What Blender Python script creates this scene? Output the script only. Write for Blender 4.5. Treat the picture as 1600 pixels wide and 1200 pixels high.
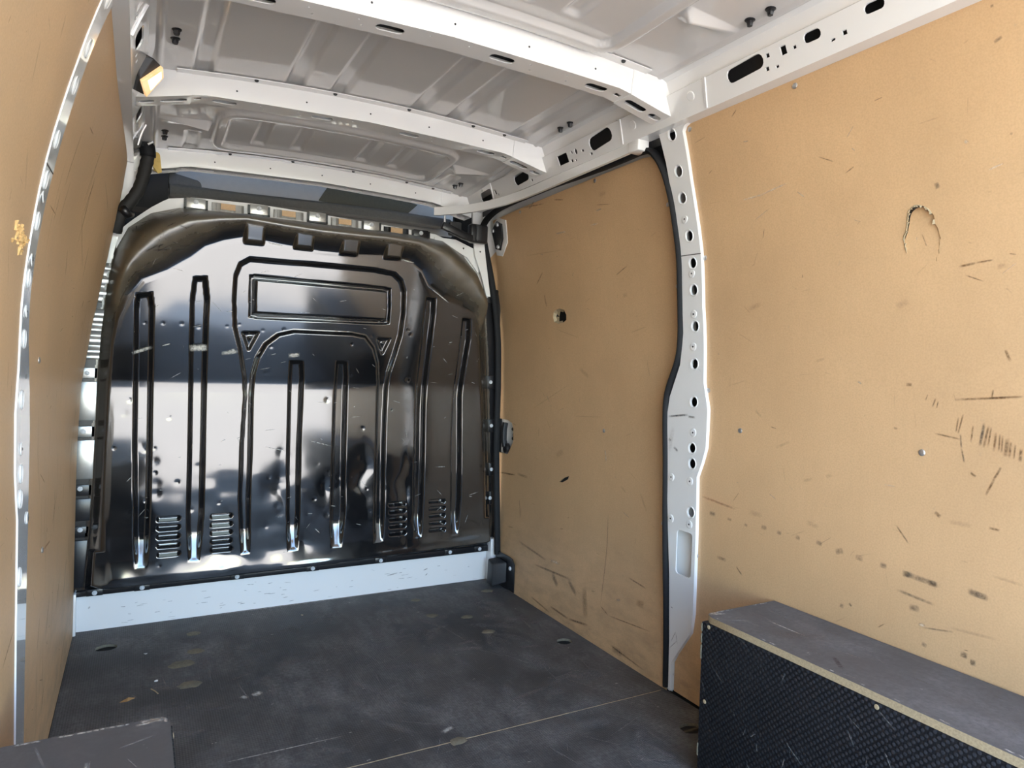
import bpy, bmesh, math, random, json
import numpy as np
from mathutils import Vector, Matrix, geometry, noise as mnoise
random.seed(7); rng = np.random.RandomState(7)
SC = bpy.context.scene
COL = SC.collection
for o in list(bpy.data.objects): bpy.data.objects.remove(o)

# ---------------------------------------------------------------- camera, sky, sun, exposure
cam_d = bpy.data.cameras.new('camera'); cam = bpy.data.objects.new('camera', cam_d); COL.objects.link(cam)
cam_d.sensor_width = 36.0; cam_d.lens = 36.0 * 1084.87 / 1600.0; cam_d.clip_start = 0.02
YAW, PITCH, ROLL = 0.493555695, 0.0239335308, 0.0295072088   # yaw right, pitch down, roll
def cam_matrix():
    ca, sa = math.cos(YAW), math.sin(YAW); cb, sb = math.cos(PITCH), math.sin(PITCH); cc, sc = math.cos(ROLL), math.sin(ROLL)
    base = Matrix(((1,0,0),(0,0,-1),(0,1,0)))
    Ry = Matrix(((ca,0,-sa),(0,1,0),(sa,0,ca))); Rx = Matrix(((1,0,0),(0,cb,-sb),(0,sb,cb))); Rz = Matrix(((cc,-sc,0),(sc,cc,0),(0,0,1)))
    R = Rz @ Rx @ Ry @ base
    m = Matrix((R[0], -R[1], -R[2])).transposed().to_4x4()
    m.translation = Vector((-0.6415, 0.0, 1.0))
    return m
cam.matrix_world = cam_matrix()
SC.camera = cam
SC.view_settings.view_transform = 'Standard'; SC.view_settings.look = 'None'
SC.view_settings.gamma = 1.0; SC.view_settings.use_curve_mapping = False
SC.view_settings.exposure = 1.92

world = bpy.data.worlds.new('sky'); SC.world = world; world.use_nodes = True
nt = world.node_tree; bg = nt.nodes['Background']
sky = nt.nodes.new('ShaderNodeTexSky'); sky.sky_type = 'NISHITA'
SUN_EL, SUN_ROT = math.radians(45), math.radians(347)
sky.sun_disc = False; sky.sun_elevation = SUN_EL; sky.sun_rotation = SUN_ROT
sky.air_density = 1.0; sky.dust_density = 0.7; sky.ozone_density = 1.2
nt.links.new(sky.outputs[0], bg.inputs[0]); bg.inputs[1].default_value = 0.6
sun_d = bpy.data.lights.new('sun', 'SUN'); sun = bpy.data.objects.new('sun', sun_d); COL.objects.link(sun)
sun_d.energy = 9.0; sun_d.angle = math.radians(0.6); sun_d.color = (1.0, 0.93, 0.82)
sdir = Vector((-0.22, 0.97, -0.0)).normalized() * math.cos(SUN_EL) + Vector((0, 0, math.sin(SUN_EL)))   # towards the sun: ahead of the van, so that its shadow falls behind it
sun.rotation_euler = sdir.to_track_quat('Z', 'Y').to_euler(); sun.location = (-2, 9, 9)
port_d = bpy.data.lights.new('sky_portal', 'AREA'); port = bpy.data.objects.new('sky_portal', port_d); COL.objects.link(port)
port_d.shape = 'RECTANGLE'; port_d.size = 1.68; port_d.size_y = 1.8; port_d.cycles.is_portal = True
port.location = (0, -0.32, 0.9); port.rotation_euler = (math.radians(90), 0, 0)

DATA = json.loads(r'''{"B":{"face_bound":[[-0.731,0.899],[-0.724,1.035],[-0.709,1.125],[-0.679,1.205],[-0.636,1.272],[-0.556,1.31],[-0.479,1.362],[-0.434,1.404],[-0.375,1.431],[-0.299,1.453],[-0.173,1.439],[-0.029,1.43],[0.122,1.431],[0.227,1.436],[0.338,1.426],[0.392,1.39],[0.427,1.33],[0.496,1.282],[0.589,1.255],[0.65,1.212],[0.69,1.093],[0.729,0.862],[0.75,0.567],[0.768,0.213],[0.602,0.204],[0.303,0.188],[0.03,0.178],[-0.221,0.179],[-0.452,0.177],[-0.644,0.178],[-0.736,0.18],[-0.743,0.438],[-0.74,0.67]],"flange_in":[[-0.772,0.896],[-0.763,1.081],[-0.745,1.242],[-0.723,1.382],[-0.684,1.468],[-0.612,1.53],[-0.517,1.562],[-0.384,1.565],[-0.245,1.566],[-0.048,1.565],[0.163,1.567],[0.39,1.567],[0.54,1.559],[0.635,1.512],[0.708,1.432],[0.755,1.303],[0.78,1.038],[0.803,0.62],[0.824,0.172],[0.612,0.169],[0.311,0.165],[0.035,0.158],[-0.217,0.155],[-0.45,0.154],[-0.665,0.153],[-0.806,0.157],[-0.789,0.389],[-0.778,0.62]],"ribs":[[[-0.66,1.173],[-0.655,1.222],[-0.603,1.23],[-0.596,1.177],[-0.595,0.901],[-0.594,0.665],[-0.598,0.308],[-0.603,0.222],[-0.645,0.224],[-0.65,0.313],[-0.658,0.667],[-0.659,0.9]],[[-0.481,1.207],[-0.473,1.295],[-0.426,1.301],[-0.415,1.212],[-0.417,1.142],[-0.415,0.903],[-0.415,0.66],[-0.416,0.414],[-0.426,0.229],[-0.47,0.232],[-0.478,0.419],[-0.476,0.662],[-0.477,0.902]],[[-0.118,0.933],[-0.119,1.002],[-0.063,1.004],[-0.056,0.935],[-0.061,0.65],[-0.059,0.388],[-0.064,0.235],[-0.107,0.234],[-0.114,0.392],[-0.119,0.652]],[[0.064,0.937],[0.064,1.008],[0.114,1.006],[0.122,0.938],[0.121,0.645],[0.125,0.375],[0.113,0.229],[0.065,0.231],[0.06,0.379],[0.06,0.646]],[[0.424,1.218],[0.425,1.29],[0.472,1.288],[0.476,1.221],[0.471,0.973],[0.468,0.804],[0.469,0.634],[0.47,0.406],[0.465,0.24],[0.427,0.238],[0.419,0.41],[0.416,0.636],[0.418,0.916]],[[0.603,1.117],[0.601,1.212],[0.647,1.212],[0.655,1.12],[0.645,0.948],[0.64,0.861],[0.645,0.629],[0.65,0.395],[0.641,0.236],[0.6,0.234],[0.596,0.398],[0.588,0.631],[0.595,0.89]]],"outer":[[-0.284,0.24],[-0.296,0.456],[-0.294,0.657],[-0.285,0.856],[-0.289,0.93],[-0.31,1.04],[-0.332,1.123],[-0.338,1.218],[-0.337,1.311],[-0.321,1.359],[-0.285,1.383],[-0.146,1.385],[0.024,1.387],[0.205,1.386],[0.282,1.378],[0.317,1.35],[0.336,1.304],[0.342,1.212],[0.337,1.119],[0.319,1.037],[0.301,0.963],[0.295,0.9],[0.292,0.777],[0.291,0.64],[0.294,0.418],[0.293,0.236]],"inner":[[-0.246,0.241],[-0.249,0.453],[-0.247,0.655],[-0.247,0.856],[-0.243,0.943],[-0.23,1.006],[-0.204,1.056],[-0.161,1.093],[-0.106,1.108],[-0.007,1.108],[0.122,1.109],[0.176,1.101],[0.212,1.06],[0.234,0.999],[0.244,0.913],[0.244,0.777],[0.244,0.641],[0.244,0.421],[0.245,0.232]],"win":[[-0.279,1.318],[-0.259,1.322],[0.238,1.317],[0.274,1.312],[0.281,1.235],[0.282,1.167],[0.252,1.162],[-0.24,1.157],[-0.274,1.162]],"tri":[[[-0.292,1.101],[-0.239,1.104],[-0.269,1.039]],[[0.236,1.101],[0.288,1.103],[0.263,1.043]]],"louv":[[[[-0.573,0.402],[-0.5,0.401]],[[-0.572,0.369],[-0.499,0.368]],[[-0.572,0.337],[-0.499,0.335]],[[-0.571,0.304],[-0.498,0.302]],[[-0.57,0.271],[-0.497,0.269]]],[[[-0.391,0.398],[-0.318,0.398]],[[-0.391,0.366],[-0.317,0.366]],[[-0.39,0.334],[-0.317,0.334]],[[-0.389,0.302],[-0.316,0.301]],[[-0.389,0.27],[-0.315,0.269]]],[[[0.312,0.394],[0.385,0.398]],[[0.314,0.363],[0.386,0.366]],[[0.315,0.331],[0.387,0.334]],[[0.316,0.3],[0.388,0.302]],[[0.317,0.268],[0.39,0.27]]],[[[0.495,0.393],[0.568,0.397]],[[0.496,0.362],[0.57,0.365]],[[0.498,0.33],[0.571,0.333]],[[0.499,0.298],[0.572,0.301]],[[0.5,0.266],[0.574,0.268]]]],"tabs":[[-0.272,1.451],[-0.093,1.45],[0.083,1.446],[0.261,1.447]],"rivets_bottom":[[-0.77,0.143],[-0.619,0.143],[-0.289,0.145],[0.004,0.145],[0.294,0.147],[0.619,0.151],[0.768,0.151]],"rivets_right":[[0.77,1.325],[0.803,0.928],[0.813,0.725],[0.82,0.52],[0.817,0.385]],"rivets_left":[[-0.804,0.935],[-0.813,0.727],[-0.82,0.521],[-0.818,0.373]],"rivets_top":[[-0.461,1.586],[-0.236,1.592],[-0.01,1.593],[0.215,1.585],[0.437,1.575]],"bot":[[-0.823,0.134],[0.815,0.137]],"dents":[[-0.624,1.121],[-0.567,1.122],[-0.506,1.123],[-0.448,1.115],[-0.352,1.122],[-0.307,1.132],[-0.221,1.114],[-0.143,1.121],[-0.077,1.117],[0.069,1.119],[0.105,1.123],[0.137,1.115],[0.213,1.113],[-0.668,0.842],[-0.688,0.796],[-0.716,0.669],[-0.625,0.669],[-0.589,0.665],[-0.461,0.674],[-0.438,0.588],[-0.541,0.778],[-0.589,0.618],[-0.584,0.575],[-0.579,0.534],[-0.578,0.498],[-0.658,0.427],[-0.566,0.232],[-0.182,0.538],[-0.14,0.544],[-0.151,0.485],[-0.139,0.394],[-0.136,0.639],[-0.105,0.612],[0.004,0.582],[0.057,0.553],[0.182,0.602],[0.218,0.573],[-0.146,0.296],[-0.028,0.386],[0.05,0.375],[0.157,0.372],[0.22,0.367],[0.026,0.302],[-0.351,0.209],[-0.269,0.187],[0.153,0.481],[0.293,0.46],[0.406,0.524],[0.393,0.468],[0.395,0.355],[0.559,0.459],[-0.656,1.261],[-0.149,0.421],[-0.189,0.346],[0.033,0.501],[0.099,0.484],[0.179,0.534]]},"P":{"pil_front":[[1.618,1.706],[1.615,1.617],[1.616,1.536],[1.629,1.352],[1.627,1.218],[1.628,1.121],[1.642,1.023],[1.687,0.922],[1.701,0.84],[1.691,0.719],[1.673,0.5],[1.659,0.362],[1.648,0.163],[1.645,0.009]],"pil_rear":[[1.523,1.681],[1.53,1.554],[1.53,1.358],[1.542,1.194],[1.539,0.968],[1.521,0.893],[1.523,0.78],[1.536,0.736],[1.555,0.689],[1.55,0.489],[1.549,0.277],[1.557,0.216],[1.636,0.098],[1.636,0.009]],"pil_holes":[[1.566,1.682],[1.57,1.584],[1.573,1.51],[1.568,1.402],[1.567,1.324],[1.572,1.246],[1.575,1.139],[1.578,1.026],[1.578,0.912],[1.579,0.773],[1.576,0.726],[1.574,0.579]],"pil_dimples":[[1.576,1.451],[1.574,1.294],[1.578,1.175],[1.584,1.078],[1.576,0.82],[1.665,0.672],[1.582,0.672],[1.661,0.543],[1.578,0.542]],"pil_open":[[1.642,0.521],[1.562,0.509],[1.558,0.384],[1.634,0.377]],"pil_joint":[[1.612,1.35],[1.527,1.345]],"rail_slots":[[1.306,1.741,1.19,1.746,0.0155],[1.077,1.746,1.033,1.745,0.01],[0.931,1.746,0.887,1.745,0.009],[1.915,1.734,1.79,1.744,0.0195],[2.434,1.732,2.323,1.736,0.0175],[2.742,1.726,2.628,1.729,0.0195],[1.016,1.721,1.004,1.722,0.0025],[1.997,1.737,1.993,1.737,0.0095]],"rail_sq":[[1.176,1.748,0.005,0.0045],[1.186,1.723,0.005,0.0045],[1.228,1.72,0.004,0.0025],[1.132,1.744,0.008,0.009],[1.103,1.74,0.0045,0.0035],[1.158,1.719,0.0045,0.003],[0.975,1.749,0.0035,0.004],[0.981,1.725,0.0055,0.0045],[1.437,1.74,0.0045,0.005],[1.686,1.736,0.0055,0.006],[2.079,1.732,0.0305,0.0155],[2.019,1.74,0.005,0.0045],[1.958,1.731,0.0065,0.004],[1.918,1.712,0.0065,0.004],[2.031,1.716,0.007,0.0045],[2.009,1.713,0.005,0.0025],[2.311,1.713,0.0065,0.0045],[2.337,1.712,0.004,0.003],[2.605,1.727,0.0075,0.0085],[2.588,1.714,0.005,0.004],[2.64,1.709,0.0055,0.003],[2.71,1.753,0.0055,0.002]],"rail_joint":[[1.361,1.773],[1.385,1.705],[1.719,1.771],[1.748,1.704]],"screwsR":[[1.15,1.694],[1.517,1.688],[1.526,1.335],[1.531,0.949],[1.403,0.842],[0.891,0.843],[1.554,0.452],[1.642,0.059]],"screwsD":[[2.566,1.651],[2.021,1.66],[1.684,1.518],[1.689,1.271],[2.94,0.515],[2.922,0.163],[2.09,0.776],[1.747,0.505]],"tear":[[0.929,1.272],[0.931,1.283],[0.935,1.301],[0.928,1.32],[0.923,1.346],[0.917,1.361],[0.906,1.368],[0.893,1.367],[0.882,1.361],[0.871,1.353],[0.866,1.339],[0.863,1.323],[0.858,1.309],[0.856,1.293],[0.858,1.281],[0.861,1.264],[0.866,1.248]],"hole":[[2.44,1.231],[2.423,1.24],[2.393,1.244],[2.361,1.237],[2.346,1.216],[2.349,1.196],[2.374,1.186],[2.413,1.183],[2.442,1.192],[2.448,1.213]],"crack":[[2.389,0.539],[2.356,0.56],[2.314,0.576],[2.322,0.56],[2.364,0.54]],"latchcut":[[2.93,0.752],[2.852,0.755],[2.807,0.744],[2.793,0.719],[2.789,0.66],[2.841,0.595],[2.906,0.596]],"brackcut":[[2.82,0.017],[2.827,0.125],[2.764,0.127],[2.745,0.111],[2.736,-0.018]],"door_top":[[2.784,1.632],[2.707,1.657],[2.564,1.666],[2.139,1.668],[1.771,1.671],[1.712,1.661],[1.681,1.62]],"seal":[[2.835,0.133],[2.864,0.444],[2.889,0.711],[2.91,1.01],[2.896,1.292],[2.891,1.422],[2.878,1.564],[2.876,1.625],[2.803,1.658],[2.697,1.677],[2.594,1.682],[2.267,1.684],[1.958,1.674],[1.783,1.674],[1.71,1.676],[1.671,1.666],[1.644,1.635],[1.627,1.589],[1.618,1.506],[1.62,1.426],[1.62,1.351],[1.633,1.238],[1.641,1.082],[1.654,1.029],[1.679,0.981],[1.702,0.927],[1.705,0.866],[1.693,0.705],[1.688,0.543],[1.674,0.357],[1.662,0.199],[1.655,0.015]],"sheet_top":[[2.819,1.657],[2.565,1.664],[2.017,1.67],[1.755,1.671],[1.705,1.665],[1.686,1.649],[1.677,1.606]],"wedge":[[1.549,0.277],[1.557,0.216],[1.636,0.098]]},"L":{"screwsL":[[2.081,1.712],[2.537,1.706],[1.832,0.985],[1.623,0.955],[1.586,0.827],[1.947,0.538]],"holesL":[[1.639,1.613],[1.632,1.528],[1.597,1.409],[1.573,1.331],[1.608,1.255],[1.648,1.149],[1.645,1.028],[1.664,0.908],[1.658,0.762]],"tearL":[[1.443,1.195]],"railL":[[1.712,1.715],[1.742,1.713],[1.919,1.713],[1.959,1.714],[2.228,1.715],[2.568,1.714]]},"boxR":{"back":[0.842,1.263,0.409],"front":[0.588,1.241,0.409],"low":[0.58,1.233,0.394],"bk2":[0.846,0.679,0.409],"fr2":[0.594,0.56,0.409],"corn":[[0.631,1.286]]},"floor_holes":[[-0.726,2.718],[-0.504,2.472],[-0.491,2.306],[-0.453,2.735],[-0.458,2.563],[0.409,2.755],[0.404,2.559],[0.526,2.49],[0.535,2.318],[0.745,2.749],[0.75,2.122],[0.742,1.448],[0.123,1.664],[0.75,1.444]],"floor_bits":[[-0.658,2.262],[-0.589,2.295],[-0.409,2.147],[-0.608,2.602],[-0.579,2.369],[-0.062,2.762],[-0.464,2.631]],"floor_seam2":[[-0.366,1.818],[-0.19,1.818]],"roof_bolts":[[-0.571,1.935],[-0.572,1.99],[-0.575,2.664],[-0.575,2.721],[0.595,2.007],[0.595,1.948],[0.535,2.752],[0.544,2.713],[0.578,1.17],[0.579,1.112]],"roof_tr":[[0.448,1.222],[0.602,1.216],[0.451,2.537],[0.581,2.573]],"S":{"R":[[1.51,0.59,1.484,0.59,0.015,"g"],[1.439,0.588,1.422,0.586,0.0092,"g"],[1.375,0.585,1.364,0.582,0.009,"g"],[1.317,0.591,1.297,0.59,0.0141,"g"],[1.264,0.589,1.249,0.587,0.0121,"g"],[1.205,0.59,1.191,0.587,0.0119,"g"],[1.144,0.591,1.126,0.588,0.0133,"g"],[0.859,0.721,0.846,0.713,0.0091,"b"],[1.09,0.579,1.068,0.587,0.0164,"g"],[1.037,0.581,1.017,0.58,0.0145,"g"],[0.976,0.579,0.958,0.578,0.0143,"g"],[0.925,0.575,0.839,0.569,0.0141,"g"],[0.922,0.573,0.901,0.575,0.0156,"d"],[0.866,0.57,0.846,0.569,0.0139,"d"],[0.786,0.576,0.746,0.571,0.015,"d"],[0.935,0.534,0.848,0.526,0.0079,"g"],[0.905,0.505,0.881,0.507,0.0157,"g"],[0.81,0.932,0.819,0.89,0.0044,"b"],[0.819,0.925,0.823,0.893,0.0044,"b"],[0.79,0.911,0.793,0.875,0.0044,"b"],[0.769,0.918,0.776,0.87,0.0073,"d"],[0.761,0.913,0.769,0.867,0.0058,"b"],[0.756,0.911,0.761,0.868,0.0043,"b"],[0.747,0.901,0.75,0.862,0.0058,"b"],[0.74,0.899,0.741,0.863,0.0043,"b"],[0.735,0.896,0.736,0.861,0.0043,"b"],[0.726,0.892,0.729,0.854,0.0086,"b"],[0.72,0.885,0.722,0.853,0.0057,"b"],[0.712,0.881,0.714,0.851,0.0043,"b"],[0.702,0.875,0.703,0.848,0.0072,"b"],[0.83,0.96,0.728,0.97,0.0059,"b"],[0.768,0.966,0.701,0.973,0.0058,"b"],[0.755,0.985,0.757,0.967,0.0043,"b"],[0.814,0.891,0.811,0.862,0.0044,"d"],[0.811,0.862,0.804,0.833,0.0044,"d"],[0.735,0.834,0.749,0.804,0.0058,"b"],[0.747,0.807,0.761,0.774,0.0058,"b"],[0.957,0.89,0.948,0.889,0.0062,"b"],[0.883,0.969,0.888,0.955,0.003,"b"],[0.866,0.962,0.873,0.942,0.0045,"b"],[0.861,0.956,0.864,0.94,0.003,"b"],[0.932,0.988,0.918,0.988,0.0091,"b"],[0.867,0.887,0.814,0.88,0.0045,"b"],[1.363,1.466,1.287,1.467,0.0053,"l"],[1.302,1.467,1.211,1.479,0.0052,"l"],[0.756,1.406,0.729,1.412,0.0044,"l"],[0.794,1.47,0.788,1.463,0.0074,"l"],[0.726,1.622,0.711,1.627,0.0073,"g"],[0.724,1.681,0.718,1.681,0.0058,"g"],[0.86,1.396,0.849,1.399,0.0135,"g"],[0.714,1.462,0.71,1.459,0.0058,"g"],[0.821,1.231,0.788,1.235,0.0059,"b"],[0.788,1.235,0.756,1.237,0.0044,"b"],[0.75,1.222,0.734,1.225,0.013,"s"],[1.547,0.633,1.407,0.62,0.0076,"r"],[1.381,1.177,1.332,1.191,0.0159,"s"],[1.189,0.734,1.161,0.745,0.01,"s"],[1.303,1.383,1.311,1.358,0.0034,"b"],[1.353,1.672,1.332,1.684,0.0035,"d"],[0.88,1.524,0.834,1.525,0.003,"s"],[1.056,1.466,1.031,1.476,0.0032,"b"],[0.736,1.063,0.725,1.039,0.0058,"b"],[0.893,1.308,0.884,1.28,0.003,"b"],[0.752,0.711,0.732,0.71,0.0059,"b"],[0.792,0.815,0.78,0.808,0.0059,"b"],[1.191,0.394,1.199,0.35,0.0052,"l"],[1.473,0.469,1.436,0.468,0.0113,"g"],[1.399,0.461,1.375,0.441,0.0055,"b"],[1.163,1.037,1.136,1.045,0.0082,"s"],[0.957,1.158,0.927,1.17,0.0184,"s"],[0.832,0.707,0.782,0.708,0.012,"s"],[1.353,0.904,1.33,0.885,0.0087,"s"],[1.279,0.808,1.233,0.83,0.0086,"s"],[1.125,0.755,1.107,0.762,0.0114,"s"],[1.361,0.622,1.316,0.62,0.0178,"s"],[1.174,0.634,1.137,0.627,0.0151,"s"],[0.911,0.641,0.942,0.676,0.0046,"b"],[0.742,0.618,0.686,0.615,0.0074,"s"],[0.822,0.489,0.726,0.497,0.0077,"s"],[0.795,0.445,0.78,0.443,0.0139,"d"],[0.776,0.435,0.764,0.435,0.0138,"d"],[0.874,0.436,0.862,0.434,0.011,"g"],[0.875,0.47,0.809,0.483,0.0047,"g"],[0.882,0.475,0.868,0.475,0.0078,"l"],[1.072,0.456,1.061,0.455,0.0116,"g"],[1.048,0.468,1.04,0.462,0.0066,"d"],[1.048,0.992,1.038,0.985,0.0047,"l"]],"D":[[2.02,1.611,1.971,1.612,0.0177,"s"],[2.91,0.501,2.788,0.51,0.0087,"b"],[2.74,0.52,2.646,0.518,0.0138,"g"],[1.974,1.263,1.945,1.265,0.0195,"s"],[2.55,1.352,2.485,1.398,0.0077,"g"],[2.08,0.709,2.069,0.663,0.009,"l"],[2.419,0.642,2.362,0.668,0.03,"s"],[2.561,0.746,2.563,0.707,0.0104,"s"],[2.151,0.183,2.118,0.071,0.0335,"o"],[2.047,0.483,2.038,0.145,0.0045,"d"],[2.038,0.145,1.986,0.127,0.0047,"d"],[1.986,0.127,1.76,0.148,0.0046,"b"],[1.904,0.284,1.804,0.274,0.0066,"d"],[2.379,0.169,2.327,0.131,0.0256,"g"],[2.26,0.176,2.191,0.134,0.0198,"g"],[1.847,0.217,1.807,0.219,0.0262,"o"],[2.679,0.229,2.431,0.207,0.011,"g"],[2.533,0.167,2.238,0.182,0.0107,"g"],[2.37,0.04,2.229,0.034,0.0103,"d"],[2.229,0.034,2.101,0.053,0.01,"d"],[1.962,0.032,1.769,0.017,0.0069,"b"],[1.95,0.025,1.888,0.025,0.0277,"g"],[2.423,1.16,2.262,1.122,0.005,"s"],[2.3,1.649,2.237,1.637,0.0048,"b"],[2.851,0.504,2.758,0.512,0.0085,"b"],[2.714,0.409,2.691,0.327,0.0055,"b"],[2.3,0.815,2.106,0.825,0.0048,"s"],[2.631,0.818,2.329,0.941,0.0053,"s"],[1.941,1.133,1.853,1.151,0.0064,"s"],[2.262,1.005,2.196,0.97,0.0189,"s"],[2.406,0.214,2.333,0.22,0.0154,"l"],[2.499,1.308,2.489,1.255,0.0102,"g"],[1.856,1.044,1.837,0.979,0.0062,"s"],[2.096,-0.029,1.94,-0.017,0.0073,"b"],[2.524,0.032,2.368,0.014,0.0081,"b"],[2.057,1.564,2.017,1.566,0.0067,"l"],[2.103,1.523,2.055,1.522,0.0068,"l"],[2.546,1.663,2.372,1.648,0.0052,"b"],[2.495,1.649,2.442,1.669,0.0076,"l"],[2.338,1.529,2.265,1.526,0.0073,"l"],[1.998,1.336,1.928,1.361,0.0044,"b"],[2.606,1.477,2.305,1.464,0.0052,"s"],[2.224,-0.052,2.158,-0.04,0.0126,"l"],[1.953,0.191,1.931,0.199,0.009,"l"],[1.976,0.589,1.946,0.571,0.011,"s"],[1.869,0.585,1.831,0.526,0.0106,"s"]],"L":[[1.933,1.537,2.02,1.544,0.0035,"d"],[1.805,1.351,1.805,1.28,0.0048,"b"],[2.121,1.268,2.16,1.205,0.0056,"b"],[2.509,1.167,2.501,1.143,0.0088,"d"],[1.705,1.303,1.814,1.303,0.003,"b"],[1.685,0.589,1.661,0.564,0.003,"d"],[1.474,0.951,1.469,0.918,0.0039,"d"],[1.412,0.469,1.531,0.494,0.0053,"d"],[1.62,0.544,1.605,0.523,0.0088,"d"],[1.501,0.646,1.495,0.632,0.0041,"d"],[2.247,0.621,2.16,0.552,0.006,"b"],[2.046,0.569,2.047,0.557,0.0091,"d"],[1.984,0.531,2.119,0.52,0.0071,"r"],[1.896,0.726,1.996,0.688,0.0033,"b"],[2.061,0.925,2.044,0.894,0.0054,"s"],[2.393,1.025,2.372,0.988,0.0063,"s"],[1.921,0.394,1.869,0.324,0.0106,"o"],[2.116,0.38,2.027,0.296,0.0116,"o"],[2.356,0.362,2.261,0.282,0.0106,"o"],[2.549,0.368,2.477,0.269,0.0092,"l"],[1.961,0.15,2.008,0.192,0.0075,"b"],[1.714,0.41,1.673,0.347,0.0063,"o"],[2.571,0.139,2.383,0.053,0.0095,"o"],[1.253,1.398,1.224,1.455,0.0092,"s"],[1.341,1.505,1.322,1.539,0.01,"s"],[1.347,1.326,1.409,1.267,0.0085,"s"],[2.198,1.382,2.395,1.249,0.0136,"s"],[2.395,1.516,2.591,1.457,0.0107,"s"],[1.345,1.172,1.387,1.104,0.0071,"s"],[1.431,0.99,1.431,0.936,0.01,"s"],[1.835,0.806,1.901,0.667,0.0097,"s"],[2.711,0.902,2.643,0.698,0.0142,"s"]]}}''')
B, P, L, S = DATA['B'], DATA['P'], DATA['L'], DATA['S']

LAMP = json.loads('{"front": [[-0.6545, 2.03, 1.7644], [-0.6198, 2.03, 1.7645], [-0.6031, 2.05, 1.7578], [-0.6508, 2.05, 1.711], [-0.5999, 2.12, 1.7568], [-0.64, 2.12, 1.6972], [-0.661, 2.1, 1.6979], [-0.6598, 2.05, 1.7302]], "house": [[-0.6545, 2.03, 1.7644], [-0.6198, 2.03, 1.7645], [-0.6031, 2.05, 1.7578], [-0.6508, 2.05, 1.711], [-0.5999, 2.12, 1.7568], [-0.64, 2.12, 1.6972], [-0.661, 2.1, 1.6979], [-0.6598, 2.05, 1.7302], [-0.6845, 2.0799999999999996, 1.7944], [-0.6498, 2.0799999999999996, 1.7945], [-0.6331, 2.0999999999999996, 1.7878], [-0.6808000000000001, 2.0999999999999996, 1.741], [-0.6299, 2.17, 1.7868], [-0.67, 2.17, 1.7272], [-0.6910000000000001, 2.15, 1.7279], [-0.6898000000000001, 2.0999999999999996, 1.7602]], "lens": [[-0.6031, 2.05, 1.7578], [-0.6508, 2.05, 1.711], [-0.5999, 2.12, 1.7568], [-0.64, 2.12, 1.6972], [-0.5971, 2.042, 1.7498], [-0.6448, 2.042, 1.703], [-0.5939, 2.112, 1.7488], [-0.634, 2.112, 1.6892]]}')
# ---------------------------------------------------------------- helpers
def tag(o, label=None, cat=None, group=None, kind=None):
    if label: o['label'] = label
    if cat: o['category'] = cat
    if group: o['group'] = group
    if kind: o['kind'] = kind
    return o
def link(name, me, parent=None):
    o = bpy.data.objects.new(name, me); COL.objects.link(o)
    if parent is not None: o.parent = parent
    return o
def empty(name, loc=(0, 0, 0), parent=None):
    o = bpy.data.objects.new(name, None); COL.objects.link(o); o.location = loc
    o.empty_display_size = 0.05
    return o
def local(o, parent):
    """parts are modelled in van coordinates; keep them there under a parent that sits elsewhere"""
    if parent is not None: o.matrix_parent_inverse = Matrix.Translation(-Vector(parent.location))
    return o
def build(name, verts, faces, mat, parent=None, smooth=False, mats=None, fmat=None, uvs=None, recalc=True, auto=None):
    me = bpy.data.meshes.new(name)
    me.from_pydata([tuple(map(float, v)) for v in verts], [], [tuple(map(int, f)) for f in faces])
    for m in (mats or [mat]): me.materials.append(m)
    if fmat is not None: me.polygons.foreach_set('material_index', np.array(fmat, dtype=np.int32))
    if uvs is not None:
        ul = me.uv_layers.new(name='UVMap'); idx = np.zeros(len(me.loops), dtype=np.int32); me.loops.foreach_get('vertex_index', idx)
        ul.data.foreach_set('uv', np.asarray(uvs, dtype=np.float32)[idx].ravel())
    if recalc:
        bm = bmesh.new(); bm.from_mesh(me); bmesh.ops.recalc_face_normals(bm, faces=bm.faces); bm.to_mesh(me); bm.free()
    if smooth: me.polygons.foreach_set('use_smooth', np.ones(len(me.polygons), dtype=bool))
    if auto is not None:
        me.polygons.foreach_set('use_smooth', np.ones(len(me.polygons), dtype=bool)); me.set_sharp_from_angle(angle=math.radians(auto))
    me.update()
    return local(link(name, me, parent), parent)
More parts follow.
